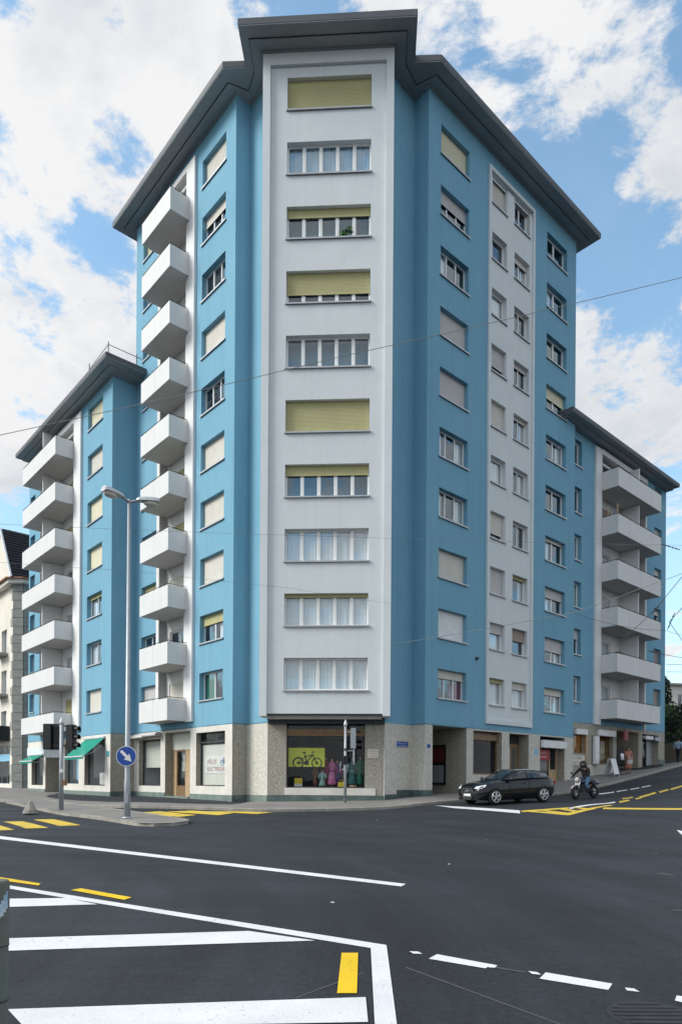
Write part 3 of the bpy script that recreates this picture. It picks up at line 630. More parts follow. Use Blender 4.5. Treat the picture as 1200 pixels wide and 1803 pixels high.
# left facade
colL=[(-2.93,-.83,sill(k),sill(k)+1.32) for k in range(1,11)]
smL=[(-9.25,-7.5,sill(k),sill(k)+1.25) for k in range(1,11)]
logL=[(-7.1,-4.25,4.4,31.75,.42,1)]
m=MB(); wall(m,-10.1,0,ZB,ZT,colL+smL+logL); part(tower,'wall',m,['blue_stucco','white_plaster'],FL)
m=MB(); plain(m,LF,I1,ZB,ZT); plain(m,I1,A,ZB,ZT); plain(m,A,B,ZB,ZT)
pier=B+V*.77; po=pier-U*.06; bo=B-U*.06
plain(m,B,bo,ZB,ZT); plain(m,bo,po,ZB,ZT); plain(m,po,pier,ZB,ZT); plain(m,pier,I2,ZB,ZT); plain(m,I2,RF,ZB,ZT)
for i in range(7,len(foot)): plain(m,foot[i],foot[(i+1)%len(foot)],ZB-3.6,ZT)
part(tower,'wall',m,'blue_stucco',WORLDF)
m=MB(); m.prism(fp,ZB+.004,ZB+.05); part(tower,'ceiling_slab',m,'blue_stucco',WORLDF)
# right facade
c1=[(.87,2.95,sill(k),sill(k)+1.32) for k in range(1,11)]
c4=[(9.78,11.86,sill(k)+.01,sill(k)+1.33) for k in range(1,11)]
c2=[(4.76,6.02,sill(k),sill(k)+1.32) for k in range(1,11)]
c3=[(6.68,8.05,sill(k),sill(k)+1.32) for k in range(1,11)]
m=MB(); wall(m,0,12.85,ZB,ZT,c1+c4+[(4.5,8.42,4.42,31.72,0.02)]); part(tower,'wall',m,'blue_stucco',FR)
m=MB(); wall(m,4.6,8.32,4.6,31.3,c2+c3,0.30,y=-.02)
m.box(4.44,4.6,-.10,.06,4.36,31.75); m.box(8.32,8.48,-.10,.06,4.36,31.75); m.box(4.6,8.32,-.10,.06,31.55,31.75); m.box(4.6,8.32,-.10,.06,4.36,4.6)
m.box(4.6,8.32,.045,.06,31.3,31.55)
part(tower,'window_panel',m,'pale_stucco',FR,label='raised pale grey panel holding two columns of small windows')
stL={10:(1.0,CRE),9:(.32,CRE),8:(0,CRE),7:(.93,CRE),6:(0,CRE),5:(1,CRE),4:(.97,CRE),3:(.95,CRE),2:(.32,YEL),1:(0,CRE)}
for k,(b,bm) in stL.items():
    kw={}
    if k==1: kw=dict(cur='left',cm='curtain_green')
    if k in (2,): kw=dict(cur='right')
    window(tower,FL,-2.93,sill(k),2.1,1.32,3 if k in(9,8,6) else 2,b,bm,**kw)
    window(tower,FL,-9.25,sill(k),1.75,1.25,2,{10:.7,9:.3,5:.3,3:.3,1:.95}.get(k,0),YEL if k in (10,3) else GRY)
st1={10:(.97,'blind_straw'),9:(.42,GRY),8:(0,GRY),7:(.93,GRY),6:(.97,GRY),5:(0,GRY),4:(0,GRY),3:(.97,CRE),2:(1,WHT),1:(.26,CRE)}
for k,(b,bm) in st1.items():
    kw={8:dict(cur='left'),5:dict(cur='sides'),4:dict(cur='sides'),1:dict(cur='right',cm='curtain_red')}.get(k,{})
    window(tower,FR,.87,sill(k),2.08,1.32,3,b,bm,**kw)
st2={10:(.97,CRE),9:(0,CRE),8:(0,CRE),7:(.68,GRY),6:(.92,CRE),5:(0,CRE),4:(.74,CRE),3:(.97,GRY),2:(.33,GRY),1:(.12,YEL)}
st3={10:(0,CRE),9:(.2,CRE),8:(0,CRE),7:(.15,GRY),6:(.10,CRE),5:(0,CRE),4:(0,CRE),3:(.08,YEL),2:(.42,BRN),1:(.24,CRE)}
st4={10:(0,CRE),9:(0,CRE),8:(0,CRE),7:(.42,'blind_straw'),6:(0,CRE),5:(0,CRE),4:(.10,CRE),3:(.36,GRY),2:(.5,GRY),1:(.25,CRE)}
for k in range(1,11):
    b,bm=st2[k]; window(tower,FR,4.76,sill(k),1.26,1.32,1 if k not in(2,) else 1,b,bm,depth=.28,y=-.02,cur='full' if k in(1,2,5,8) else ('left' if k==9 else None),cm='curtain_white',border=.09)
    b,bm=st3[k]; window(tower,FR,6.68,sill(k),1.37,1.32,2 if k>3 else 1,b,bm,depth=.28,y=-.02,cur='sides' if k in(3,5,6,9) else ('full' if k==1 else None),border=.09)
    b,bm=st4[k]; window(tower,FR,9.78,sill(k)+.01,2.08,1.32,2,b,bm,cur='left' if k in (9,4,3) else ('sides' if k in (1,6,2) else None),border=.08,mull=.11)
# loggias and balconies of the left facade
m=MB()
for a,b in ((-4.25,-3.45),): m.box(a,b,-.14,0.0,4.36,32.0)
m.box(-4.25,-4.21,0,.40,4.36,31.75)
part(tower,'pilaster',m,'white_plaster',FL)
m=MB(); m.box(-7.4,-7.1,-.05,.40,4.40,31.95); m.box(-7.1,-4.25,-.14,.02,31.72,32.0); m.box(-7.1,-4.25,.12,.20,31.40,31.52)
part(tower,'loggia_post',m,'white_plaster',FL)
m=MB(); wall(m,-7.1,-4.21,4.4,31.75,[(-6.75,-4.65,sill(k)-.35,sill(k)+1.2) for k in range(1,11)],.15,y=.41)
part(tower,'loggia_wall',m,'white_plaster',FL)
blL={10:.3,9:.35,8:0,7:.25,6:.3,5:.85,4:.85,3:.8,2:0,1:.95}
for k in range(1,11):
    window(tower,FL,-6.75,sill(k)-.35,2.1,1.55,2,blL[k],YEL if k in (7,5,4) else CRE,depth=.14,y=.41,sill=False,cur='right' if k==2 else None,name='balcony_window')
    z=SILL0-.93+PITCH*(k-1)
    balcony(tower,FL,-7.02,-3.98,-1.15,z,z+1.06,2,slab_back=.40)
# bay on the cut corner
m=MB(); bayW=[(-1.885,1.695,sill(k)+.05,sill(k)+1.42) for k in range(1,11)]
wall(m,-2.6,2.33,4.37,32.2,bayW,.28,y=.13)
m.box(-2.92,-2.6,0,1.02,4.26,32.44); m.box(2.33,2.65,0,1.02,4.26,32.44); m.box(-2.6,2.33,0,.9,31.95,32.44)
sf=MB(); sf.box(-2.598,2.328,.135,1.0,4.34,4.372); part(tower,'bay_soffit',sf,'shadow_soffit',FB)  # bay underside, its shade painted in as a dark colour
part(tower,'bay',m,'pale_stucco',FB,label='pale grey bay projecting from the cut corner with a full height border')
m=MB()
m.prism([tuple(FB.p(x,y,0)[:2]) for x,y in ((-2.58,.4),(2.31,.4),(2.31,2.9),(-2.58,2.9))],4.38,4.5)
part(tower,'floor_slab',m,'ceiling_white',WORLDF)
for k in range(1,11):
    m=MB(); m.prism([tuple(FB.p(x,y,0)[:2]) for x,y in ((-2.58,.45),(2.31,.45),(2.31,1.3),(-2.58,1.3))],sill(k)-1.15,sill(k)-.9); part(tower,'floor_slab',m,'ceiling_white',WORLDF)
stB={10:(.98,YEL,None),9:(0,YEL,'full'),8:(.24,YEL,None),7:(.64,YEL,None),6:(0,YEL,None),5:(.98,YEL,None),4:(.28,YEL,None),3:(0,YEL,'full'),2:(.07,YEL,'full'),1:(0,YEL,'full')}
for k,(b,bm,c) in stB.items():
    window(tower,FB,-1.885,sill(k)+.05,3.58,1.37,5,b,bm,c,'curtain_blue' if k==9 else 'curtain_white',depth=.27,y=.13,mull=.15,border=.07)
# roof
EL=LF-U*.45-V*1.0; ER=RF-V*.35-U*1.0
def bp(x,y): return FB.p(x,y,0)
def meet(p,d,q,e):
    den=d.x*e.y-d.y*e.x; t=((q.x-p.x)*e.y-(q.y-p.y)*e.x)/den; return p+d*t
dER=(ER-EL).normalized()
bl=meet(bp(-3.79,-1.0),-ND,EL,dER); br=meet(bp(3.55,-1.0),-ND,EL,dER)
eave=[lp(11.05,1.0),EL,bl,bp(-3.79,-1.0),bp(3.55,-1.0),br,ER,rp(13.75,1.0),rp(13.75,-12),LE+V*12+U*1.0]
eave=[(p.x,p.y) for p in eave]
m=MB(); m.prism(eave,32.56,32.80); part(tower,'roof',m,'eave_grey',WORLDF)
m=MB(); m.prism([tuple(p) for p in offset_poly(eave,.015)],32.60,32.86); m.prism([tuple(p) for p in offset_poly(eave,-.10)],32.86,32.98); part(tower,'roof_edge',m,'roof_dark',WORLDF)
wallp=[LE,LF,I1,A,bp(-2.92,1.0),bp(-2.92,0),bp(2.65,0),bp(2.65,1.0),B,I2,RF,RE,foot[8],foot[9],foot[10]]
def inner(d): return [(p.x,p.y) for p in [lp(10.1+d,d),LF-U*.1-V*d,I1-ND*0+ND*(d*1.2),bp(-2.92-d,1.0-d*.4),bp(-2.92-d,-d),bp(2.65+d,-d),bp(2.65+d,1.0-d*.4),I2+ND*(d*1.2),RF-V*.1-U*d,rp(12.85+d,d),rp(12.85+d,-11),LE+V*11+U*d]]
m=MB(); m.prism(inner(.5),32.50,32.56); part(tower,'soffit_board',m,'eave_grey',WORLDF)
m=MB(); m.prism(inner(.52),32.535,32.575); part(tower,'soffit_groove',m,'joint_dark',WORLDF)
m=MB(); m.prism(inner(.06),32.44,32.50); part(tower,'soffit_board',m,'eave_grey',WORLDF)
# ---------------- tower ground floor
def shopwin(root,fr,x0,x1,z0,z1,n=1,depth=.28,fm='joint_dark',y=0.0,mull=.05,name='shop_window',gm='shop_glass',border=.05):
    return window(root,fr,x0,z0,x1-x0,z1-z0,n,depth=depth,fm=fm,gm=gm,border=border,mull=mull,sill=False,name=name,y=y)
def room(root,fr,x0,x1,y0,y1,z0,z1,mt,name='shop_room'):
    m=MB(); m.quad((x0,y1,z0),(x1,y1,z0),(x1,y1,z1),(x0,y1,z1)); m.quad((x0,y0,z0),(x0,y1,z0),(x0,y1,z1),(x0,y0,z1)); m.quad((x1,y0,z0),(x1,y1,z0),(x1,y1,z1),(x1,y0,z1))
    m.quad((x0,y0,z1),(x1,y0,z1),(x1,y1,z1),(x0,y1,z1)); m.quad((x0,y0,z0),(x1,y0,z0),(x1,y1,z0),(x0,y1,z0))
    return part(root,name,m,mt,fr)
# left front
m=MB(); wall(m,-10.1,0,.2,4.05,[(-3.2,-.6,1.22,3.78,.32),(-6.37,-3.77,.62,3.92,.42),(-9.46,-6.87,1.16,3.66,.32)],mr=1); part(tower,'shop_front',m,['terrazzo','washed_stone'],FL)
m=MB()
for a,b in ((-10.1,-6.37),(-3.77,0.0)): m.box(a,b+(.035 if b==0 else 0),-.035,.0,.2,.83)
m.box(-6.37,-3.77,-.10,.42,.2,.66)
part(tower,'plinth',m,'marble_green_pale',FL)
shopwin(tower,FL,-3.2,-.6,1.22,3.78,1,.32); shopwin(tower,FL,-9.46,-6.87,1.16,3.66,1,.32)
m=MB(); m.box(-3.2,-.6,.22,.30,3.28,3.36); part(tower,'transom',m,'joint_dark',FL)
m=MB(); m.box(-3.14,-.66,.335,.36,1.27,3.2); part(tower,'window_screen',m,'shop_screen',FL)
m=MB(); m.box(-9.4,-6.93,.40,.43,2.15,3.6); part(tower,'window_screen',m,'shop_screen',FL)
room(tower,FL,-9.5,-6.8,.33,1.4,1.1,3.7,'shop_pale')
room(tower,FL,-3.25,-.55,.33,2.4,1.1,3.8,'room')
dr=MB(); dr.box(-6.37,-3.77,.42,.46,3.05,3.92); part(tower,'door_transom',dr,'shop_screen',FL)
dr=MB(); dr.box(-5.95,-5.0,.44,.50,.66,1.2); dr.box(-5.95,-5.87,.44,.50,1.2,3.05); dr.box(-5.08,-5.0,.44,.50,1.2,3.05); dr.box(-5.87,-5.08,.44,.50,2.97,3.05)
d=part(tower,'door',dr,'wood_brown',FL)
g=MB(); g.box(-5.87,-5.08,.465,.475,1.2,2.97); obj('pane',g.mesh('pane','shop_glass'),d)
g=MB(); g.box(-5.87,-5.08,.70,.72,1.95,2.97); obj('notice',g.mesh('notice','white_card'),d)
g=MB(); g.tube([(-5.04,.40,1.6),(-5.04,.40,1.95)],.015,6); obj('handle',g.mesh('handle','galvanised'),d)
dr=MB(); dr.box(-6.37,-5.95,.43,.48,.66,3.05); dr.box(-5.0,-3.77,.43,.48,.66,3.05); part(tower,'door_panel',dr,'wood_pale',FL)
# cut corner shop
m=MB(); wall(m,-2.71,2.39,.2,4.0,[(-1.88,1.58,1.2,4.0,.3)],y=0); part(tower,'shop_front',m,'washed_stone',FC)
m=MB(); m.box(-1.95,2.05,-.035,.0,.88,1.19); part(tower,'window_ledge',m,'terrazzo',FC)
m=MB(); m.box(-2.715,2.40,-.05,0,.2,.87); part(tower,'plinth',m,'marble_green',FC)
m=MB(); m.box(-2.62,2.36,-.25,.3,4.0,4.365); part(tower,'shaded_lintel',m,'shadow_soffit',FC)  # no shutter here: wall band with the bay's shade painted in dark
shopwin(tower,FC,-1.88,1.58,1.2,4.0,1,.3)
m=MB(); m.box(-1.88,1.58,.12,.22,3.48,3.80); part(tower,'transom_panel',m,'wood_brown',FC)
m=MB(); m.box(-1.88,1.58,.20,.27,3.30,3.38); part(tower,'transom',m,'joint_dark',FC)
room(tower,FC,-1.95,1.65,.31,2.2,1.15,4.0,'shop_interior')
m=MB(); plain(m,LF,I1,.2,4.05); part(tower,'stone_facing',m,'washed_stone',WORLDF)
m=MB(); plain(m,I1,A,.2,4.05); part(tower,'stone_facing',m,'pebble_pale',WORLDF)
m=MB(); plain(m,B,bo,.2,4.05); plain(m,bo,po,.2,4.05); plain(m,po,pier,.2,4.05); plain(m,pier,I2,.2,4.05); plain(m,I2,RF,.2,4.05)
part(tower,'stone_facing',m,'pebble_pale',WORLDF)
def plinth(p,q,n,z0,z1,mt='marble_green'):
    m=MB(); e=(q-p).normalized(); a,b=p+n*.035,q+n*.035
    m.add([(p.x,p.y,z0),(q.x,q.y,z0),(b.x,b.y,z0),(a.x,a.y,z0),(p.x,p.y,z1),(q.x,q.y,z1),(b.x,b.y,z1),(a.x,a.y,z1)],[(0,3,2,1),(4,5,6,7),(0,1,5,4),(1,2,6,5),(2,3,7,6),(3,0,4,7)])
    part(tower,'plinth',m,mt,WORLDF)
plinth(LF,I1,-U,.2,.83); plinth(I1,A,-V,.2,.85,'marble_green_pale'); plinth(pier,I2,-U,.2,1.12); plinth(I2,RF,-V,.2,1.12); plinth(bo,po,-U,.2,.93)
# right front
m=MB(); RH=[(.53,3.0,.2,4.05,6.5),(3.52,5.87,1.85,3.98,.35),(6.52,8.29,.9,3.98,.62),(9.39,11.91,1.1,3.98,.5)]
wall(m,0,12.85,.2,4.05,RH,mr=1); part(tower,'shop_front',m,['pebble_pale','washed_stone'],FR)
m=MB(); m.quad((.53,6.5,.2),(3.0,6.5,.2),(3.0,6.5,4.05),(.53,6.5,4.05)); part(tower,'passage_wall',m,'shop_interior',FR)
m=MB(); m.box(-.036,.53,-.036,0,.2,1.12); m.box(3.0,3.52,-.035,0,.2,1.25); part(tower,'plinth',m,'marble_green',FR)
shopwin(tower,FR,3.52,5.87,1.85,3.98,1,.35,fm='wood_brown',border=.07); room(tower,FR,3.5,5.9,.36,2.6,1.8,4.0,'shop_interior')
m=MB(); m.box(3.52,5.87,.2,.3,3.55,3.85); part(tower,'transom_panel',m,'wood_brown',FR)
m=MB(); m.quad((6.52,.62,.9),(8.29,.62,.9),(8.29,.62,3.98),(6.52,.62,3.98)); part(tower,'entrance_back',m,'shop_interior',FR)
dr=MB(); dr.box(6.7,8.15,.54,.60,1.2,3.5); d=part(tower,'door',dr,'wood_brown',FR)
g=MB(); g.box(6.9,7.35,.525,.539,1.6,3.3); g.box(7.5,7.95,.525,.539,1.6,3.3); obj('pane',g.mesh('pane','glass'),d)
dr=MB(); dr.box(9.39,10.95,.5,.55,1.1,3.3); part(tower,'window_back',dr,'room',FR)
shopwin(tower,FR,9.39,10.95,1.55,3.3,1,.45,fm='wood_brown')
dr=MB(); dr.box(10.98,11.88,.44,.5,1.35,2.2); dr.box(10.98,11.12,.44,.5,2.2,3.3); dr.box(11.74,11.88,.44,.5,2.2,3.3); d=part(tower,'door',dr,'wood_pale',FR)
g=MB(); g.box(11.12,11.74,.46,.47,2.2,3.3); obj('pane',g.mesh('pane','shop_glass'),d)
# small rosettes that carry the overhead wires
for fr,x,z in ((FR,3.72,7.45),):
    m=MB(); m.lathe([(.09,0),(.09,-.05),(.03,-.07),(.03,-.16)],10,axis='y'); part(tower,'wire_anchor',m,'joint_dark',fr,x,0,z)
# ================================================================== left wing
lw=thing('apartment_wing','lower blue wing with long white balconies and green shop awnings left of the tower','building',(-14,42,0.6))
LZB,LZT=4.0,23.62
K0=lp(10.02,1.38); KE=lp(24.0,1.38); KT=lp(10.02,0)
ft=[KE,K0,lp(10.02,-11),lp(24.0,-11)]
fpw=[(p.x,p.y) for p in ft]
insw=[tuple(p) for p in offset_poly(fpw,-1.3)]
slabs(lw,insw,[sill(k)-.92 for k in range(1,8)])
m=MB(); m.prism([tuple(p) for p in offset_poly(fpw,-3.6)],4,LZT-.1); part(lw,'inner_wall',m,'room',WORLDF)
m=MB()
for u in (13.9,22.2): plain(m,lp(u,.2),lp(u,-3),4.1,LZT-.1)
part(lw,'partition',m,'room',WORLDF)
cw=[(-13.47,-11.33,sill(k),sill(k)+1.32) for k in range(1,8)]
sw=[(-23.75,-22.75,sill(k)+.75,sill(k)+2.0) for k in range(1,7)]
m=MB(); wall(m,-24.0,-10.02,LZB,LZT,cw+sw+[(-21.7,-15.35,4.4,23.2,.5,1)],mr=0)
part(lw,'wall',m,['blue_stucco','white_plaster'],FLW)
m=MB(); plain(m,K0,KT,LZB,LZT); plain(m,KE,lp(24,-11),.3,LZT); plain(m,lp(24,-11),lp(10,-11),.3,LZT); part(lw,'wall',m,'blue_stucco',WORLDF)
m=MB(); m.prism(fpw,LZB+.004,LZB+.05); part(lw,'ceiling_slab',m,'blue_stucco',WORLDF)
stW={7:(.97,'blind_straw',0),6:(.97,CRE,0),5:(.97,'blind_straw',0),4:(.97,'blind_straw',0),3:(.12,YEL,1),2:(0,CRE,1),1:(.97,CRE,0)}
for k,(b,bm,c) in stW.items(): window(lw,FLW,-13.47,sill(k),2.14,1.32,2,b,bm,cur='sides' if c else None)
for k in range(1,7): window(lw,FLW,-23.75,sill(k)+.75,1.0,1.25,1,0)
m=MB(); m.box(-15.35,-14.27,-.14,0,4.36,23.35); m.box(-15.35,-15.31,0,.48,4.36,23.2); m.box(-21.7,-15.35,-.14,.02,23.1,23.4); m.box(-21.7,-15.35,.15,.23,22.78,22.9)
part(lw,'pilaster',m,'white_plaster',FLW)
m=MB(); wall(m,-21.7,-15.31,4.4,23.2,[(a,a+2.0,sill(k)-.35,sill(k)+1.2) for k in range(1,8) for a in (-18.2,-21.5)],.15,y=.49); part(lw,'loggia_wall',m,'white_plaster',FLW)
for k in range(1,8):
    window(lw,FLW,-18.2,sill(k)-.35,2.0,1.55,2,{7:.3,6:.6,5:.55,4:0,3:0,2:0,1:.6}[k],YEL,depth=.14,y=.49,sill=False,name='balcony_window',cur='sides' if k in (2,3) else None)
    window(lw,FLW,-21.5,sill(k)-.35,2.0,1.55,2,0,depth=.14,y=.49,sill=False,name='balcony_window')
    z=SILL0-.95+PITCH*(k-1)
    balcony(lw,FLW,-21.5,-15.38,-1.2,z,z+1.06,1,slab_back=.48)
    m=MB(); m.box(-19.0,-18.9,-.75,.48,z+.16,z+PITCH+.0); part(lw,'balcony_divider',m,'white_plaster',FLW)
rp_=[lp(24.1,2.28),lp(8.8,2.28),lp(8.8,-11.5),lp(24.1,-11.5)]; rp_=[(p.x,p.y) for p in rp_]
m=MB(); m.prism(rp_,LZT+.12,LZT+.34); part(lw,'roof',m,'eave_grey',WORLDF)
m=MB(); m.prism([tuple(p) for p in offset_poly(rp_,.015)],LZT+.15,LZT+.38); m.prism([tuple(p) for p in offset_poly(rp_,-.10)],LZT+.38,LZT+.46); part(lw,'roof_edge',m,'roof_dark',WORLDF)
m=MB(); q=[lp(24.05,1.85),lp(9.35,1.85),lp(9.35,-11.4),lp(24.05,-11.4)]; m.prism([(p.x,p.y) for p in q],LZT+.04,LZT+.12); part(lw,'soffit_board',m,'eave_grey',WORLDF)
m=MB(); q=[lp(24.02,1.43),lp(9.97,1.43),lp(9.97,-11.2),lp(24.02,-11.2)]; m.prism([(p.x,p.y) for p in q],LZT-.02,LZT+.04); part(lw,'soffit_board',m,'eave_grey',WORLDF)
# roof railing beside the tower
m=MB()
c0=lp(9.4,1.9); 
for p in (lp(9.4,1.9),lp(9.4,.3),lp(12.0,1.9)): m.tube([(p.x,p.y,LZT+.4),(p.x,p.y,LZT+1.35)],.03,6)
for z in (.75,1.2):
    a,b,c=lp(12,1.9),lp(9.4,1.9),lp(9.4,.02); m.tube([(a.x,a.y,LZT+z-.2),(b.x,b.y,LZT+z),(c.x,c.y,LZT+z)],.022,6)
part(lw,'roof_rail',m,'wire_pale',WORLDF)
# left wing ground floor
m=MB(); wall(m,-24.0,-10.02,.2,4.0,[(-13.7,-10.75,1.13,3.7,.3),(-16.95,-14.6,1.2,3.7,.3),(-20.4,-17.3,.55,3.7,1.5),(-23.2,-20.85,1.04,3.0,.3)],mr=1)
part(lw,'shop_front',m,['terrazzo','washed_stone'],FLW)
m=MB(); m.quad((-20.4,1.5,.55),(-17.3,1.5,.55),(-17.3,1.5,3.7),(-20.4,1.5,3.7)); part(lw,'entrance_back',m,'shop_interior',FLW)
m=MB(); m.box(-17.3,-9.985,-.035,0,.2,.80); m.box(-24.0,-20.4,-.035,0,.2,.80); part(lw,'plinth',m,'marble_green_pale',FLW)
m=MB(); plain(m,K0,KT,.2,4.0); part(lw,'shop_front',m,'washed_stone',WORLDF); plinth(K0,lp(10.02,-.05),-U,.2,.83)
m=MB(); m.box(-24.0,-20.6,-.05,0,3.08,3.62); part(lw,'sign_band',m,'pale_stucco',FLW)
for a,b,c,d in ((-13.7,-10.75,1.13,3.7),(-16.95,-14.6,1.2,3.7),(-23.2,-20.85,1.04,3.0)):
    shopwin(lw,FLW,a,b,c,d,1,.3,fm='joint_dark'); room(lw,FLW,a-.04,b+.04,.31,1.7,c-.04,d+.04,'shop_pale')
def awning(x0,x1,yf,zt,zb):
    m=MB(); n=14; 
    for i in range(n):
        a=x0+(x1-x0)*i/n; b=x0+(x1-x0)*(i+1)/n; s=.012*(i%2)
        m.quad((a,yf,zb-s),(b,yf,zb-s),(b,-.06,zt),(a,-.06,zt))
    m.quad((x0,yf,zb),(x0,yf,zb-.16),(x1,yf,zb-.16),(x1,yf,zb))
    aw=part(lw,'awning',m,'awning_green',FLW,label='green fabric shop awning',fix=False)
    f=MB(); f.tube([(x0-.04,yf,zb-.02),(x1+.04,yf,zb-.02)],.045,8); f.tube([(x0-.06,-.06,zt+.05),(x1+.06,-.06,zt+.05)],.07,8)
    obj('front_bar',f.mesh('front_bar','lamp_grey'),aw)
    f=MB()
    for x in (x0+.3,x1-.3): f.tube([(x,-.05,zt-.35),(x+.25,yf*.55,(zt+zb)/2-.28),(x,yf,zb-.03)],.022,6)
    obj('arm',f.mesh('arm','lamp_grey'),aw)
awning(-13.45,-10.72,-1.22,3.78,2.75)
awning(-23.3,-20.75,-.75,3.05,2.66)
# rolled up awnings on the tower's left front
for a,b,z in ((-9.9,-8.3,3.78),(-8.25,-6.75,3.84)):
    m=MB(); m.box(a,b,-.30,-.03,z-.03,z+.16); m.tube([(a,-.32,z+.02),(b,-.32,z+.02)],.07,8)
    part(tower,'awning_box',m,'blind_grey',FL)
# ================================================================== right wing
rw=thing('apartment_wing','lower blue wing stepping up the hill with white balconies and shops right of the tower','building',(18,46,2.0))
RZB,RZT=5.0,21.98
q=[rp(12.0,-.3),rp(25.95,-.3),rp(25.95,-11),rp(12.0,-11)]; fpr=[(p.x,p.y) for p in q]
SR=lambda k:6.80+2.79*(k-1)
slabs(rw,[tuple(p) for p in offset_poly(fpr,-1.3)],[SR(k)-1.30 for k in range(1,7)])
m=MB(); m.prism([tuple(p) for p in offset_poly(fpr,-3.6)],5,RZT-.1); part(rw,'inner_wall',m,'room',WORLDF)
m=MB()
for v in (15.6,23.2): plain(m,rp(v,-1.5),rp(v,-4),5.1,RZT-.1)
part(rw,'partition',m,'room',WORLDF)
stw=[(13.12,14.2,6.22+2.76*(k-1),6.22+2.76*(k-1)+1.5) for k in range(1,7)]
ew=[(24.1,25.25,SR(k),SR(k)+1.15) for k in range(1,7)]
m=MB(); wall(m,12.0,25.95,RZB,RZT,stw+ew+[(16.4,22.5,5.4,21.75,.5,1)]); part(rw,'wall',m,['blue_stucco','white_plaster'],FRW)
m=MB(); plain(m,rp(25.95,-.3),rp(25.95,-11),.6,RZT); plain(m,rp(25.95,-11),rp(12,-11),.6,RZT); part(rw,'wall',m,'blue_stucco',WORLDF)
m=MB(); m.prism(fpr,RZB+.004,RZB+.05); part(rw,'ceiling_slab',m,'blue_stucco',WORLDF)
for k in range(1,7):
    window(rw,FRW,13.12,6.22+2.76*(k-1),1.08,1.5,1,.35 if k==2 else 0,GRY,cur='full' if k in (1,3,4) else None,border=.09)
    window(rw,FRW,24.1,SR(k),1.15,1.15,1,.95 if k in(1,2) else .3,BRN if k<3 else CRE)
m=MB(); m.box(15.68,16.4,-.14,0,5.0,21.8); m.box(16.36,16.4,0,.48,5.4,21.75); m.box(16.4,22.7,-.14,.02,21.55,21.85); m.box(16.4,22.5,.15,.23,21.15,21.28)
part(rw,'pilaster',m,'white_plaster',FRW)
m=MB(); m.box(22.5,22.7,-.10,.48,5.0,21.8); part(rw,'loggia_post',m,'white_plaster',FRW)
m=MB(); wall(m,16.36,22.5,5.4,21.75,[(a,a+1.9,SR(k)-.75,SR(k)+.8) for k in range(1,7) for a in (16.9,20.4)],.15,y=.49); part(rw,'loggia_wall',m,'white_plaster',FRW)
for k in range(1,7):
    for a in (16.9,20.4): window(rw,FRW,a,SR(k)-.75,1.9,1.55,2,{3:.6,5:.5}.get(k,0),GRY if k==3 else BRN,depth=.14,y=.49,sill=False,name='balcony_window',cur='right' if k in(1,2,4) else None)
    z=5.36+2.79*(k-1); balcony(rw,FRW,16.42,22.45,-1.15,z,z+1.1,4,slab_back=.48)
    m=MB(); m.box(20.1,20.2,-.72,.48,z+.16,z+2.75 if k<6 else z+2.3); part(rw,'balcony_divider',m,'white_plaster',FRW)
q=[rp(11.55,.6),rp(25.98,.6),rp(25.98,-11.5),rp(11.55,-11.5)]
m=MB(); m.prism([(p.x,p.y) for p in q],RZT+.10,RZT+.28); part(rw,'roof',m,'eave_grey',WORLDF)
m=MB(); m.prism([tuple(p) for p in offset_poly([(p.x,p.y) for p in q],.015)],RZT+.13,RZT+.34); m.prism([tuple(p) for p in offset_poly([(p.x,p.y) for p in q],-.1)],RZT+.34,RZT+.42); part(rw,'roof_edge',m,'roof_dark',WORLDF)
q=[rp(11.7,.18),rp(25.97,.18),rp(25.97,-11.4),rp(11.7,-11.4)]
m=MB(); m.prism([(p.x,p.y) for p in q],RZT+.02,RZT+.10); part(rw,'soffit_board',m,'eave_grey',WORLDF)
# right wing ground floor
m=MB(); wall(m,12.0,25.95,.8,5.0,[(13.4,14.83,3.2,4.3,.3),(16.2,18.3,2.62,4.4,.3),(18.75,21.84,2.0,4.8,1.8),(22.44,24.93,2.5,4.75,.6)],mr=1); part(rw,'shop_front',m,['washed_stone','washed_stone'],FRW)
m=MB(); m.box(14.83,15.03,-.04,.1,2.1,4.5); part(rw,'jamb',m,'wood_pale',FRW)
for a,b,c,d,mt in ((13.4,14.83,3.2,4.3,'shop_warm'),(16.2,18.3,2.62,4.4,'shop_warm')):
    shopwin(rw,FRW,a,b,c,d,1,.3,fm='wood_brown'); room(rw,FRW,a-.04,b+.04,.31,1.6,c-.04,d+.04,mt)
m=MB(); m.quad((18.75,1.8,2.0),(21.84,1.8,2.0),(21.84,1.8,4.8),(18.75,1.8,4.8)); part(rw,'entrance_back',m,'washed_stone',FRW)
dr=MB(); dr.box(19.6,21.2,1.70,1.76,2.2,4.3); d=part(rw,'door',dr,'wood_pale',FRW)
g=MB(); g.box(19.8,20.35,1.685,1.70,2.5,4.1); g.box(20.45,21.0,1.685,1.70,2.5,4.1); obj('pane',g.mesh('pane','glass'),d)
shopwin(rw,FRW,22.44,24.0,2.5,4.75,1,.5); room(rw,FRW,22.4,25,.61,2,2.4,4.8,'shop_interior')
m=MB(); m.box(24.0,24.93,.4,.5,2.5,4.75); part(rw,'side_panel',m,'galvanised',FRW)
m=MB(); m.box(14.9,18.7,-.04,-.002,1.2,2.55); part(rw,'plinth',m,'terrazzo',FRW)
m=MB(); m.box(24.93,25.98,-.035,0,1.6,3.1); part(rw,'plinth',m,'marble_green',FRW)
def glow(name,col,k):
    m_=mat(name,col,0.5); b_=m_.node_tree.nodes['Principled BSDF']; b_.inputs['Emission Color'].default_value=(*col,1); b_.inputs['Emission Strength'].default_value=k
glow('lamp_glow',(1.0,.62,.25),2.2)
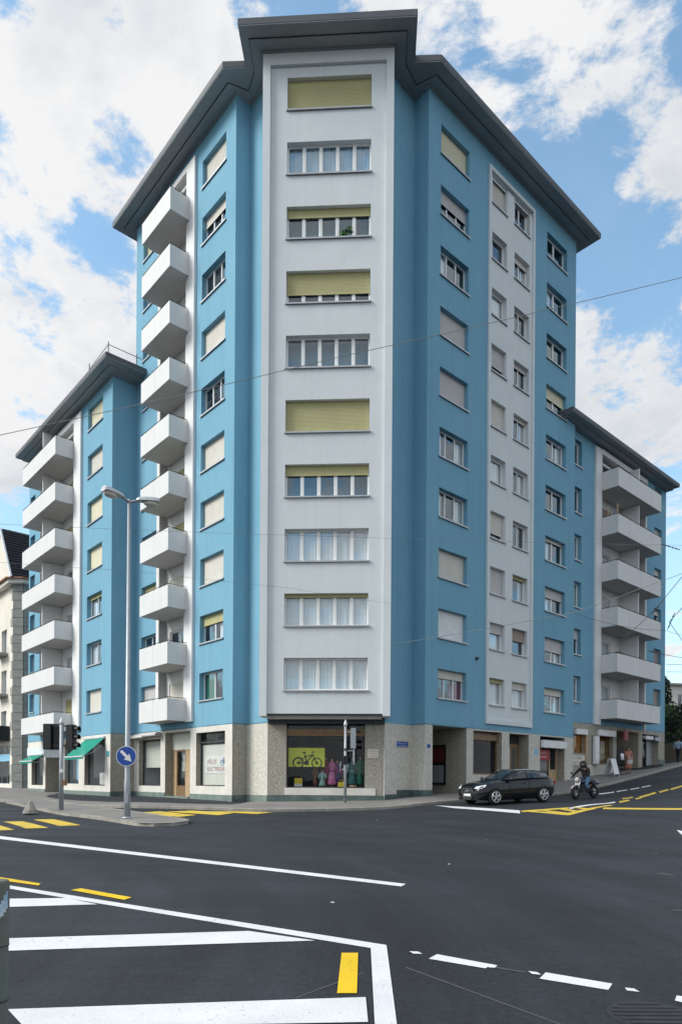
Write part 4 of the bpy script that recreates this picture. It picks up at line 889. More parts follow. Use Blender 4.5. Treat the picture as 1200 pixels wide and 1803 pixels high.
for i,(x,z,lb) in enumerate(((13.75,3.98,'lit amber pendant lamp nearest the tower in the warm shop window'),(14.35,3.92,'lit amber pendant lamp by the brown jamb in the warm shop window'))):
    t=thing('pendant_lamp',lb,'lamp',FRW.p(x,.75,z),FRW.rz,'lamps in the warm shop window')
    m=MB(); m.lathe([(.02,.10),(.10,.07),(.135,0),(.10,-.08),(.02,-.11)],12); obj('shade',m.mesh('shade','lamp_glow',smooth=True),t); m=MB(); m.tube([(0,0,.10),(0,0,.38)],.008,5); obj('cord',m.mesh('cord','joint_dark'),t)
# ================================================================== old stone house at the left edge
OC=Vector((-26.2,54.2,0)); ob=thing('stone_house','old cream house with grey quoins and dark tiled roof at the left edge','building',(-30,60,0.7))
FO1=Frame(OC+(-U)*0-U*0,-U); FO2=Frame(OC+V*0.0,V)
# the corner is cut by a narrow quoined face
c1_=OC+U*0.55; c2_=OC+V*0.55
FO1=Frame(c1_,-U); FO2=Frame(c2_,V); FOC=Frame((c1_+c2_)/2,(c2_-c1_))
wz=[(-3.4,-1.9,z,z+2.0,.25) for z in (5.1,8.5,11.9)]+[(-7.2,-5.7,z,z+2.0,.25) for z in (5.1,8.5,11.9)]
m=MB(); wall(m,-12,0,.3,17.2,wz+[(-5.6,-.9,1.0,4.2,.3)]); part(ob,'wall',m,'old_render',FO1)
m=MB(); wall(m,0,9,.3,17.2,[(1.6,2.9,z,z+2.0,.25) for z in (5.1,8.5,11.9)]); part(ob,'wall',m,'old_render',FO2)
wq=(c2_-c1_).length/2
m=MB(); m.quad((-wq,0,.3),(wq,0,.3),(wq,0,17.2),(-wq,0,17.2)); part(ob,'wall',m,'old_render',FOC)
m=MB(); q=[c1_+U*12,c1_,c2_,c2_+V*9,c2_+V*9+U*12]
for a,b in ((q[3],q[4]),(q[4],q[0])): plain(m,a,b,.3,17.2)
part(ob,'wall',m,'old_render',WORLDF)
qm=[]
for i in range(24):
    z=.5+i*.70
    w=wq+(.18 if i%2 else .05)
    m=MB(); m.box(-wq-.02,wq+.02,-.09,-.002,z+.02,z+.68); part(ob,'quoin_stone',m,'quoin_grey',FOC)
    m=MB(); L=.62 if i%2 else .38; m.box(-L,-.02,-.09,-.003,z+.02,z+.68); part(ob,'quoin_stone',m,'quoin_grey' if i%3 else 'old_render',FO1)
    m=MB(); m.box(.02,L,-.09,-.003,z+.02,z+.68); part(ob,'quoin_stone',m,'quoin_grey',FO2)
for k,z in enumerate((5.1,8.5,11.9)):
    for x in (-3.4,-7.2):
        window(ob,FO1,x,z,1.5,2.0,2,0,depth=.25,cur='sides')
        m=MB(); m.box(x-.35,x+1.85,-.8,0,z-.25,z-.05); b=part(ob,'balcony',m,'quoin_grey',FO1)
        m=MB()
        for i in range(15): 
            xx=x-.3+2.1*i/14; m.box(xx-.014,xx+.014,-.78,-.75,z-.05,z+.85)
        m.box(x-.33,x+1.83,-.79,-.74,z+.85,z+.9); obj('railing',m.mesh('railing','wire_dark'),b)
    window(ob,FO2,1.6,z,1.3,2.0,2,0,depth=.25)
    m=MB(); m.box(.9,3.6,-.7,0,z-.25,z-.05); m.box(.9,3.6,-.72,-.66,z-.05,z+.75); part(ob,'balcony',m,'old_render',FO2)
m=MB(); m.box(-6.2,-.95,-1.0,0,4.55,5.75); part(ob,'shop_canopy',m,'black_plastic',FO1)
shopwin(ob,FO1,-5.6,-.9,1.0,4.2,3,.3,fm='galvanised'); room(ob,FO1,-5.7,-.8,.31,3,.9,4.3,'room')
m=MB(); m.box(-5.6,-.9,.15,.22,2.9,3.5); part(ob,'sign_band',m,'cyan_print',FO1)
m=MB(); m.box(.85,1.15,-.25,.0,.4,4.6); m.box(2.2,2.5,-.25,0,.4,4.6); m.box(.85,2.5,-.25,0,4.3,4.7); part(ob,'door_surround',m,'old_render',FO2)
m=MB(); 
m.prism([tuple(p) for p in offset_poly([(p.x,p.y) for p in q],.55)],17.2,17.5); part(ob,'cornice',m,'old_render',WORLDF)
# rafters and clay edge seen under the eaves
m=MB(); e0=[tuple(p) for p in offset_poly([(p.x,p.y) for p in q],.75)]; m.prism(e0,17.5,17.62); part(ob,'eave',m,'clay_tile',WORLDF)
# steep tiled roof: a gable over the first front, tile courses over the second
def sl(t): return (-.72+3.1*t,17.62+4.7*t)
m=MB(); NC=18; g0,g1_=c1_+V*(-.45),c1_+V*9.8
for i in range(NC):
    (u0,z0),(u1,z1)=sl(i/NC),sl((i+1)/NC); n2=26
    for j in range(n2):
        h=random.uniform(0,.02); a_=(j+.03+(.5 if i%2 else 0))/n2; b_=min(1,(j+.97+(.5 if i%2 else 0))/n2)
        pa,pb=g0.lerp(g1_,a_),g0.lerp(g1_,b_); nn=-U*.06
        q0,q1=pa+U*u0+nn,pb+U*u0+nn; q2,q3=pb+U*(u1+.02),pa+U*(u1+.02)
        m.quad((q0.x,q0.y,z0+h),(q1.x,q1.y,z0+h),(q2.x,q2.y,z1+h),(q3.x,q3.y,z1+h))
        r0,r1=pa+U*u0,pb+U*u0; m.quad((r0.x,r0.y,z0-.02),(r1.x,r1.y,z0-.02),(q1.x,q1.y,z0+h),(q0.x,q0.y,z0+h))
part(ob,'roof_tiles',m,'roof_tile',WORLDF,kind='stuff',fix=False)
m=MB()
sec_=[(-.70,17.60),(2.38,22.28),(6.5,22.9),(9.6,22.28),(12.6,17.60)]
def gable(base,mi): 
    return [(base+U*u).to_tuple()[:2]+(z,) for u,z in sec_]
G0,G1=gable(c1_+V*(-.35),0),gable(c1_+V*9.75,0)
m.add(G0+G1,[(i,i+1,6+i,5+i) for i in range(4)]); part(ob,'roof',m,'roof_tile',WORLDF,fix=False)
m=MB(); G2=gable(c1_+V*(.001),0); m.add(G2,[tuple(range(5))]); part(ob,'gable_wall',m,'old_render',WORLDF)
m=MB()
for (ua,za),(ub,zb) in zip(sec_,sec_[1:]):
    pa,pb=c1_+U*ua-V*.45,c1_+U*ub-V*.45; m.tube([(pa.x,pa.y,za),(pb.x,pb.y,zb)],.11,6)
part(ob,'verge',m,'white_plaster',WORLDF)
# ================================================================== far right: white house, conifer, hedge, garden wall
wh=thing('white_house','far pale house seen above the trees at the right edge','house',(36,84,4.5))
HF=Frame((31.6,82.0),(1,.25))
m=MB(); wall(m,0,16,3,13.6,[(x,x+1.3,z,z+1.5) for x in (3,7,11) for z in (8.0,11.0)],.2); m.quad((0,0,3),(0,9,3),(0,9,13.6),(0,0,13.6)); m.quad((16,0,3),(16,9,3),(16,9,13.6),(16,0,13.6)); m.quad((0,9,3),(16,9,3),(16,9,13.6),(0,9,13.6)); part(wh,'wall',m,'house_white',HF)
m=MB(); m.box(-.4,16.4,-.4,9.4,13.6,13.85); part(wh,'roof',m,'quoin_grey',HF)
for x in (3,7,11):
    for z in (8.0,11.0): window(wh,HF,x,z,1.3,1.5,2,0,depth=.2)
def leaf_cloud(pts,name,mt,size,seed,parent):
    r=random.Random(seed); m=MB()
    for c,rad in pts:
        k=int(60*rad*rad/(size*size)*.12)+20
        for _ in range(k):
            d=Vector((r.gauss(0,1),r.gauss(0,1),r.gauss(0,1))).normalized()*rad*r.uniform(.55,1.05)
            p=Vector(c)+d; a=Vector((r.gauss(0,1),r.gauss(0,1),r.gauss(0,1))).normalized(); b=a.cross(Vector((r.gauss(0,1),r.gauss(0,1),r.gauss(0,1)))).normalized()
            s=size*r.uniform(.6,1.4)
            m.quad(p-a*s*.5-b*s*.2,p+a*s*.1-b*s*.5,p+a*s*.6+b*s*.1,p-a*s*.1+b*s*.45)
    return obj(name,m.mesh(name,mt,fix=False),parent)
def tree(name,label,cat,x,y,h,kind,mt,seed,wd=1.0,group=None):
    z=g1(min(x,46),min(y,75)); t=thing(name,label,cat,(x,y,z),group=group); r=random.Random(seed)
    m=MB(); th=h*.9 if kind=='cone' else h*.45
    m.tube([(0,0,-.2),(.05,.03,th*.5),(0,.05,th)],[.16*h/8+.05,.11*h/8+.03,.03],8)
    pts=[]
    if kind=='cone':
        for i in range(int(h*3.2)):
            q=i/(h*3.2); rr=(1-q)**.8*wd*1.15+.12; a=r.uniform(0,6.28)
            for _ in range(2): a+=r.uniform(1.5,3); pts.append(((math.cos(a)*rr*.6,math.sin(a)*rr*.6,.5+q*(h-.6)),rr*.55+.12))
    else:
        for i in range(16):
            a=r.uniform(0,6.28); rr=r.uniform(.1,1)*wd; zz=h*r.uniform(.22,.95)
            pts.append(((math.cos(a)*rr,math.sin(a)*rr,zz),wd*r.uniform(.3,.55)))
            if i<7: m.tube([(0,0,h*.25),(math.cos(a)*rr*.5,math.sin(a)*rr*.5,zz*.8)],[.05,.02],5)
    obj('trunk',m.mesh('trunk','bark'),t); leaf_cloud(pts,'crown',mt,.16 if kind=='cone' else .17,seed,t)
    return t
tree('conifer','dark narrow conifer rising behind the blue wing at the right edge','tree',27.6,57.5,7.3,'cone','leaf_dark',3,.72)
tree('shrub','tall green shrub beside the end wall of the blue wing','shrub',27.0,55.0,4.2,'bush','leaf_mid',5,1.6,'shrubs at the right edge')
tree('shrub','green shrub furthest right behind the walking man','shrub',30.9,59.5,3.9,'bush','leaf_mid',9,1.9,'shrubs at the right edge')
tree('shrub','rounded mid green shrub under the conifer','shrub',29.0,58.0,4.6,'bush','leaf_mid',12,1.8,'shrubs at the right edge')
tree('shrub','dark green shrub hard against the end wall of the blue wing','shrub',24.9,49.9,4.6,'bush','leaf_dark',14,1.1,'shrubs at the right edge')
gw=thing('garden_fence','dark brown timber fence running uphill from the end of the blue wing','fence',(24,49,2.8))
for i in range(26):
    v=26.2+i*.24; p=rp(v,-.5); z=2.75+(v-26)*.1
    m=MB(); m.box(0,.21,-.02,.02,-.6,1.45+.02*(i%3)); obj('board',cached(('board',i%3),lambda:m.mesh('board','fence_dark')),gw,(p.x-24,p.y-49,z-2.8),FR.rz)
from mathutils.bvhtree import BVHTree
_bv=BVHTree.FromPolygons([tuple(v.co) for v in pavement.data.vertices],[tuple(p.vertices) for p in pavement.data.polygons])
def zpav(x,y):
    h=_bv.ray_cast(Vector((x,y,30)),Vector((0,0,-1)))
    return h[0].z if h[0] is not None else g1(x,y)
def at(v,o): p=rp(v,o); return (p.x,p.y,zpav(p.x,p.y))
def solo(name,label,cat,mb,mats,fr,x=0,y=0,z=0,group=None,smooth=False):
    return thing(name,label,cat,fr.p(x,y,z),fr.rz,group,mb.mesh(name,mats,smooth))
# ================================================================== signs and what the shops show
t=thing('shop_sign','white window sign with red lettering and a small blue bicycle in the left street window','sign',FL.p(-1.79,.312,1.81),FL.rz)
m=MB(); m.box(-1.15,1.15,0,.015,0,.86); obj('board',m.mesh('board','white_card'),t)
for s,x,z,sz,mt in (('VÉLOS',-.45,.56,.30,'text_red'),('ÉLECTRIQUES',-.03,.22,.27,'text_red')):
    me=textmesh(s,sz); me.materials.clear(); me.materials.append(MAT[mt]); obj('lettering',me,t,(x,-.004,z))
m=MB(); m.torus((.48,-.006,.52),.13,.018); m.torus((.88,-.006,.52),.13,.018); m.tube([(.48,-.006,.52),(.60,-.006,.70),(.80,-.006,.70),(.68,-.006,.52),(.48,-.006,.52)],.016,5); m.tube([(.88,-.006,.52),(.79,-.006,.76),(.86,-.006,.79)],.016,5); m.tube([(.68,-.006,.52),(.60,-.006,.70),(.58,-.006,.77)],.016,5)
obj('emblem',m.mesh('emblem','text_blue'),t)
t=thing('poster','lime yellow poster with a black electric bicycle in the corner shop window','poster',FC.p(-1.025,.36,2.13),FC.rz)
m=MB(); m.box(-.815,.815,0,.015,0,.84); obj('sheet',m.mesh('sheet','lime_yellow'),t)
m=MB(); x1,x2,zz,y=-.36,.46,.17,-.008
for xx in (x1,x2): m.torus((xx,y,zz),.215,.022,n=24); m.torus((xx,y,zz),.05,.02,n=10)
bb=(.02,y,zz+.0); st=(-.08,y,zz+.36); hd=(.28,y,zz+.36)
m.tube([(x1,y,zz),bb,(.0,y,zz+.05),hd],.026,6); m.tube([bb,st,(-.11,y,zz+.46)],.024,6); m.tube([(x1,y,zz),(-.06,y,zz+.28)],.016,6); m.tube([(x2,y,zz),hd,(.25,y,zz+.46),(.34,y,zz+.52)],.022,6); m.tube([(-.06,y,zz+.28),hd],.022,6)
m.box(-.20,-.02,y-.01,y+.01,zz+.45,zz+.49); m.box(-.08,.10,y-.012,y+.012,zz-.08,zz+.08)
for k in range(9):
    a0=math.radians(200-k*20); m.tube([(x1+.25*math.cos(a0),y,zz+.25*math.sin(a0)),(x1+.25*math.cos(a0-.35),y,zz+.25*math.sin(a0-.35))],.014,4)
obj('bicycle_print',m.mesh('bicycle_print','black_plastic'),t)
t=thing('notice_card','small yellow and white card standing at the left of the corner shop window','card',FC.p(-1.40,.5,1.2),FC.rz)
m=MB(); m.box(-.18,.18,0,.03,.16,.42); obj('card',m.mesh('card','yellow_card'),t); m=MB(); m.box(-.18,.18,0,.03,0,.16); obj('foot_card',m.mesh('foot_card','white_card'),t)
for nm,c in (('cloth_brown',(.22,.10,.05)),('cloth_red',(.35,.03,.05)),('cloth_pink',(.55,.16,.36)),('cloth_magenta',(.36,.02,.18)),('cloth_teal',(.25,.42,.40)),('cloth_dark',(.05,.05,.06)),('cloth_petrol',(.03,.14,.15)),('cloth_green',(.02,.20,.12)),('cloth_violet',(.10,.05,.20)),('skin',(.45,.27,.19)),('hair_dark',(.015,.012,.010)),('jacket_black',(.018,.018,.021)),('jeans_blue',(.10,.20,.34)),('shirt_blue',(.34,.44,.62)),('trousers_dark',(.02,.022,.03)),('dress_salmon',(.52,.22,.17))):
    mat(nm,c,0.85,tuple(x*.6 for x in c),6.0)
def dress_form(x,y,h,mt,mt2,label,wd=1.0):
    t=thing('dress_form',label,'dress form',FC.p(x,y,1.2),FC.rz+random.uniform(-.5,.5),'clothes shown in the corner shop window')
    m=MB(); m.lathe([(.11,0),(.11,.015),(.015,.03),(.015,h*.45)],10); m.lathe([(.04*wd,h*.93),(.045,h*.97),(.035,h),(.005,h+.02)],8); obj('stand',m.mesh('stand','wood_pale'),t)
    m=MB(); m.lathe([(.20*wd,h*.10),(.185*wd,h*.2),(.15*wd,h*.42),(.115*wd,h*.58),(.15*wd,h*.72),(.165*wd,h*.80),(.12*wd,h*.88),(.045,h*.93)],14,sy=.62)
    # folds in the skirt
    for i,v in enumerate(m.v):
        j=i%14
        if v[2]<h*.45: s=1+.10*((j%2)*2-1); m.v[i]=(v[0]*s,v[1]*s,v[2])
    obj('dress',m.mesh('dress',mt,smooth=True),t)
    m=MB(); 
    for s in (-1,1): m.tube([(s*.13*wd,0,h*.83),(s*.21*wd,-.02,h*.66),(s*.19*wd,-.05,h*.5)],[.05,.04,.03],7)
    m.lathe([(.118*wd,h*.56),(.122*wd,h*.59),(.118*wd,h*.62)],14,sy=.64); obj('sleeves',m.mesh('sleeves',mt2,smooth=True),t)
for a in ((-.66,.75,1.05,'cloth_brown','cloth_brown','dress form in a narrow brown cloth at the poster\'s right corner',.6),(-.20,.85,1.35,'cloth_red','cloth_red','dress form in dark red standing behind the pink one'),(-.32,.55,.75,'cloth_teal','cloth_teal','short pale teal garment low in the corner window',.75),(.10,.6,1.28,'cloth_pink','cloth_magenta','dress form in bright pink with magenta sleeves'),(.34,.7,1.2,'cloth_violet','cloth_magenta','dress form in dark violet right of the pink one',.8),(.62,.75,1.4,'cloth_dark','curtain_white','dress form in black with white sleeves beside the signal post',.9),(1.02,.65,1.3,'cloth_petrol','cloth_teal','dress form in petrol blue right of the signal post',1.0),(1.36,.7,1.38,'cloth_green','cloth_green','dress form in green at the right edge of the corner window',.85)): dress_form(*a)
m=MB(); m.box(-.14,.14,-.05,.10,0,.25); m.tube([(-.07,.02,.25),(-.05,.02,.36),(.05,.02,.36),(.07,.02,.25)],.012,5); solo('handbag','small yellow handbag on the corner shop window floor','bag',m,'yellow_card',FC,.52,.5,1.2)
m=MB(); m.lathe([(.02,0),(.16,.03),(.18,.10),(.13,.12)],12); solo('basket','flat straw basket on the corner window floor right of the signal post','basket',m,'wood_pale',FC,1.05,.45,1.2)
# writing that cannot be read in the photograph stays as short strokes
def strokes(parent,x0,x1,z0,rows,mt,seed,h=.05,y=-.006):
    r=random.Random(seed); m=MB()
    for i in range(rows):
        x=x0; zz=z0-i*h*2.1
        while x<x1-.02:
            w=r.uniform(.3,1.0)*h; k=r.randint(0,2)
            m.box(x,x+h*.16,y,y+.004,zz,zz+h)
            if k!=1: m.box(x+h*.16,x+w,y,y+.004,zz+h*.84,zz+h)
            if k!=0: m.box(x+h*.16,x+w,y,y+.004,zz,zz+h*.16)
            x+=w+h*.35
            if r.random()<.12: x+=h*.5
    obj('lettering',m.mesh('lettering',mt),parent)
FI=Frame(B,V)
t=thing('street_sign','blue enamel street name plate on the grey stone wall right of the bay','sign',FI.p(1.19,0,3.04),FI.rz)
m=MB(); m.box(-.37,.37,-.02,-.001,0,.25); obj('plate',m.mesh('plate','sign_blue'),t); strokes(t,-.28,.30,.14,2,'sign_white',3,.055,-.025)
t=thing('house_number','small blue house number plate beside the dark passage','sign',FR.p(.26,-.002,3.02),FR.rz)
m=MB(); m.box(-.10,.10,-.02,0,0,.16); obj('plate',m.mesh('plate','sign_blue'),t)
t=thing('shop_plaque','pale beige shop plaque on the stone right of the corner window','sign',FC.p(1.93,-.003,2.52),FC.rz)
m=MB(); m.box(-.24,.24,-.02,0,0,.38); obj('plate',m.mesh('plate','blind_cream'),t); strokes(t,-.18,.2,.26,3,'text_red',5,.05,-.025)
t=thing('notice_board','dark glazed notice board inside the passage','notice board',FR.p(2.97,1.62,1.35),FL.rz)
m=MB(); m.box(-.40,.40,-.1,0,0,1.95); obj('case',m.mesh('case','black_plastic'),t); m=MB(); m.box(-.34,.34,-.11,-.101,.1,.95); obj('poster_pale',m.mesh('poster_pale','galvanised'),t); m=MB(); m.box(-.34,.34,-.11,-.101,1.1,1.85); obj('poster_red',m.mesh('poster_red','board_red'),t)
def fascia(x0,x1,z0,z1,fr,label,mt='sign_white',y=-.02,dp=.16):
    t=thing('shop_fascia',label,'sign',fr.p((x0+x1)/2,y,z0),fr.rz,'white boxes over the shops on the hill')
    h=(x1-x0)/2; m=MB(); m.box(-h,h,-dp,0,0,z1-z0); obj('light_box',m.mesh('light_box',mt),t)
    m=MB(); m.box(-h-.02,h+.02,-dp-.01,.0,-.025,-.001); m.box(-h-.02,h+.02,-dp-.01,0,z1-z0+.001,z1-z0+.025); obj('trim',m.mesh('trim','galvanised'),t); return t
fascia(9.42,11.88,3.38,3.76,FR,'white shop fascia box over the red sign')
fascia(13.45,14.8,4.32,4.62,FRW,'white shop fascia box over the warm lit window',y=-.02)
fascia(16.15,18.35,4.36,4.70,FRW,'longer white shop fascia box right of the tall white column sign')
fascia(22.6,23.7,4.42,4.62,FRW,'narrow white fascia strip over the dark shop')
fascia(24.05,24.95,4.38,4.60,FRW,'short grey white strip beside the last stone pier','galvanised')
t=thing('column_sign','tall narrow white sign column on the shop front uphill','sign',FRW.p(15.85,-.06,2.62),FRW.rz)
m=MB(); m.box(-.26,.26,-.16,0,0,1.66); obj('panel',m.mesh('panel','sign_white'),t); m=MB(); m.box(-.28,.28,-.17,.0,1.661,1.70); m.box(-.28,.28,-.17,0,-.05,-.001); obj('trim',m.mesh('trim','galvanised'),t)
t=thing('shop_sign','dark red sign with white strokes behind the shop glass under the white fascia','sign',FR.p(10.15,.30,2.70),FR.rz)
m=MB(); m.box(-.72,.72,0,.02,0,.58); obj('board',m.mesh('board','sign_red'),t); strokes(t,-.45,.5,.36,2,'sign_white',8,.11,-.006)
t=thing('blue_sticker','small blue sticker plate on the stone pier left of the red sign','sign',FR.p(9.0,-.002,2.95),FR.rz)
m=MB(); m.box(-.12,.12,-.015,0,0,.34); obj('plate',m.mesh('plate','cyan_print'),t)
t=thing('wall_lettering','brownish lettering painted on the white stone base under the warm window','sign',FRW.p(13.95,-.004,2.85),FRW.rz)
m=MB(); m.box(-.75,.75,-.012,0,-.35,.22); obj('panel',m.mesh('panel','terrazzo'),t); strokes(t,-.6,.6,.0,2,'text_red',12,.14,-.018)
t=thing('hanging_sign','faded red square sign hanging over the hill shop entrance','sign',FRW.p(18.95,-.5,4.15),FRW.rz)
m=MB(); m.box(-.26,.26,-.06,.06,0,.62); obj('panel',m.mesh('panel','pink_red'),t); m=MB(); m.tube([(0,0,.6),(0,0,.72),(0,.5,.72)],.02,6); obj('bracket',m.mesh('bracket','joint_dark'),t)
t=thing('teal_plate','small teal plate on the corner pier under the right end of the green awning','sign',FLW.p(-10.35,-.003,2.75),FLW.rz)
m=MB(); m.box(-.16,.2,-.015,0,0,.30); obj('plate',m.mesh('plate','teal'),t)
# goods in the left wing's windows
m=MB(); m.box(-.45,.45,0,.02,0,1.3); solo('poster','pale blue poster in the narrow window left of the entrance','poster',m,'cyan_print',FLW,-21.9,.6,1.5)
m=MB()
for i in range(4): m.box(-.6+.02*i,.5,-.1,.15,.28*i,.28*i+.20)
solo('magazine_rack','stack of pale boxes low in the narrow window','rack',m,'white_card',FLW,-21.9,.7,1.04)
m=MB(); m.box(-.7,.7,0,.02,0,1.7); solo('poster','washed out blue poster in the window behind the signal post','poster',m,'cyan_print',FLW,-15.8,.6,1.4)
m=MB(); m.box(-1.1,.9,-.1,.35,0,.72); m.box(-1.1,-.2,-.12,-.1,.05,.68); solo('shop_counter','white counter inside the window under the large green awning','counter',m,'white_card',FLW,-12.0,.8,1.15)
m=MB(); m.box(-.25,.25,-.05,.05,0,.4); m.box(-.05,.05,-.03,.03,-.14,0); solo('monitor','dark monitor on the white counter under the green awning','monitor',m,'black_plastic',FLW,-12.6,.95,2.02)
m=MB(); m.tube([(-.9,0,0),(-.3,0,.08),(.3,.0,.38),(.38,0,.62)],[.05,.06,.05,.04],8); solo('desk_lamp','pale curved lamp hanging in the left street window with the blind','lamp',m,'teal',FL,-8.2,.5,2.3)
m=MB(); m.box(-.5,.5,0,.03,0,.06); solo('window_shelf','thin white shelf high in the left street window','shelf',m,'white_card',FL,-7.5,.52,2.95)
# balcony things
for x in (16.75,18.9):
    m=MB(); m.tube([(0,0,0),(.01,0,1.62)],.05,7); solo('wooden_post','pale wooden post standing on the second highest right balcony, '+('nearest the tower' if x<17 else 'at its front corner'),'post',m,'wood_pale',FRW,x if x<17 else 16.62,-.35 if x<17 else -1.0,5.36+2.79*4+.16,group='wooden posts on a balcony')
t=thing('balcony_plant','leafy green plant on the second lowest right balcony','plant',FRW.p(17.3,-.8,5.36+2.79+1.02),FRW.rz)
leaf_cloud([((0,0,.12),.22),((.4,.0,.08),.18),((-.3,0,.1),.15)],'leaves','plant_green',.10,2,t)
m=MB(); m.box(-.6,.65,-.1,.1,-.25,.0); obj('planter',m.mesh('planter','wood_brown'),t)
t=thing('window_plant','green houseplant behind the bay glass three floors from the top','plant',FB.p(.60,.42,sill(8)+.1),FB.rz)
leaf_cloud([((0,0,.30),.20),((.22,0,.42),.16),((-.2,0,.2),.14)],'leaves','plant_green',.12,6,t)
m=MB(); m.lathe([(.08,0),(.11,.16),(.10,.17)],10); obj('pot',m.mesh('pot','clay_tile'),t)
# ================================================================== street lamp and the blue arrow sign
lx,ly=-6.886,21.731; lz=g1(lx,ly)+.11
t=thing('street_lamp','tall grey street lamp with two lamp heads standing on the traffic island','street lamp',(lx,ly,lz))
m=MB(); m.tube([(0,0,0),(0,0,1.2),(0,0,1.25),(0,0,10.3)],[.105,.10,.085,.05],14); m.lathe([(.16,0),(.16,.03),(.11,.06)],14); obj('pole',m.mesh('pole','galvanised',smooth=True),t)
m=MB(); m.box(-.05,.05,-.101,-.09,.5,.85); obj('service_door',m.mesh('service_door','galvanised'),t)
for d,rise,L in (((-.62,-.78),.10,1.25),((.86,.22),.05,1.0)):
    a=math.atan2(d[1],d[0])
    m=MB(); m.tube([(0,0,0),(.22,0,.06),(.42,0,.09)],[.05,.045,.04],8); arm=obj('arm',m.mesh('arm','galvanised',smooth=True),t,(0,0,10.2),a); arm.scale=(.72,.9,1)
    hd=MB(); n=8
    prof=[(.22,.07,.06),(.30,.12,.11),(.52,.17,.14),(.76,.185,.15),(.90,.17,.14),(.94,.13,.10)]
    ring=[]
    for x,w,h in prof:
        ring.append([(x,-w,.06),(x,-w*.85,.06+h*.75),(x,0,.06+h*1.25),(x,w*.85,.06+h*.75),(x,w,.06),(x,0,.03)])
    hd.add([v for r_ in ring for v in r_],[(i*6+j,i*6+(j+1)%6,(i+1)*6+(j+1)%6,(i+1)*6+j) for i in range(len(ring)-1) for j in range(6)]+[(0,1,2,3,4,5),tuple(30+j for j in range(6))])
    h=obj('lamp_head',hd.mesh('lamp_head','lamp_grey',smooth=False),t,(0,0,10.22),a)
    ln=MB(); ln.lathe([(.02,-.10),(.10,-.085),(.135,-.04),(.14,.04)],12,c=(.68,0,.02),sx=1.7); obj('lens',ln.mesh('lens','lamp_lens',smooth=True),h)
t=thing('round_sign','round blue keep right sign with a white arrow on the lamp pole','sign',(lx,ly-.13,2.285))
m=MB(); m.lathe([(.325,.012),(.325,0),(.325,-.004)],36,axis='y'); obj('plate',m.mesh('plate','sign_white'),t)
m=MB(); m.lathe([(.305,-.006),(.305,-.0075)],36,axis='y'); obj('face',m.mesh('face','sign_blue'),t)
m=MB()
def arr(p): a=-math.pi/4; return (p[0]*math.cos(a)-p[1]*math.sin(a),-.011,p[0]*math.sin(a)+p[1]*math.cos(a))
m.add([arr(p) for p in [(-.24,.045),(.02,.045),(.02,.125),(.25,0),(.02,-.125),(.02,-.045),(-.24,-.045)]],[(0,1,5,6),(1,2,3),(1,3,5),(3,4,5)]); obj('arrow',m.mesh('arrow','sign_white',fix=False),t)
m=MB(); m.box(-.14,.14,.012,.03,.10,.14); m.box(-.14,.14,.012,.03,-.14,-.10); obj('clamp',m.mesh('clamp','galvanised'),t)
# ================================================================== traffic lights
def signal_head(parent,x,z0,ang,y=0,n=3,w=.30,h=.96,d=.16,mt='black_plastic'):
    m=MB(); m.box(-w/2,w/2,-d/2,d/2,0,h); m.box(-w/2+.02,w/2-.02,d/2,d/2+.02,.03,h-.03)
    s=obj('signal_head',m.mesh('signal_head',mt),parent,(x,y,z0),ang)
    for i in range(n):
        zc=h*(i+.5)/n
        v=MB(); k=9; R=w*.40
        A_=[math.pi*(-.15+1.3*j/(k-1)) for j in range(k)]
        v.add([(R*math.cos(a),-d/2,zc+R*math.sin(a)) for a in A_]+[(R*math.cos(a)*1.02,-d/2-.20,zc-.02+R*math.sin(a)*1.02) for a in A_],[(j,j+1,k+j+1,k+j) for j in range(k-1)])
        obj('visor',v.mesh('visor','black_plastic',fix=False),s)
        l=MB(); l.lathe([(w*.36,-d/2-.004),(w*.2,-d/2-.03),(.01,-d/2-.04)],12,axis='y',c=(0,0,zc)); obj('lens',l.mesh('lens',('plant_green','yellow_card','sign_red')[i%3] if 0 else 'black_plastic'),s)
    return s
def signal_post(x,y,z,h,r,label,cap=.09):
    t=thing('traffic_light',label,'traffic light',(x,y,z)); m=MB(); m.tube([(0,0,0),(0,0,h)],[r*1.05,r*.9],12); obj('pole',m.mesh('pole','galvanised',smooth=True),t)
    m=MB(); m.lathe([(cap,h-.02),(cap,h+.05),(cap*.7,h+.12),(.02,h+.24)],12); obj('cap',m.mesh('cap','lamp_grey',smooth=True),t); return t
sx,sy=-10.698,25.79; sz=g1(sx,sy)+.115
t=signal_post(sx,sy,sz,3.32,.085,'traffic light on the island with black signal heads seen from behind')
signal_head(t,-.52,2.33,math.pi-.15,y=.02,w=.34,h=.98); signal_head(t,-.19,2.33,math.pi+.2,y=.10,w=.28,h=.98); signal_head(t,.36,2.33,math.radians(78),y=.03,w=.30,h=.95,d=.26)
m=MB(); m.box(-.64,-.06,-.06,.12,2.02,2.31); obj('control_box',m.mesh('control_box','galvanised'),t)
m=MB()
for z in (2.45,3.2): m.box(-.55,.38,-.02,.02,z,z+.05)
obj('bracket',m.mesh('bracket','joint_dark'),t)
m=MB(); m.box(.05,.20,-.09,.05,.95,1.15); obj('push_button',m.mesh('push_button','wood_brown'),t); m=MB(); m.box(-.03,.10,-.10,-.09,1.45,1.58); obj('sticker',m.mesh('sticker','white_card'),t)
sx,sy=.18,28.55; sz=zpav(sx,sy)
t=signal_post(sx,sy,sz,3.28,.062,'slim traffic light post in front of the corner shop window',.085)
signal_head(t,.33,2.30,math.radians(95),w=.26,h=.86,d=.19,mt='galvanised')
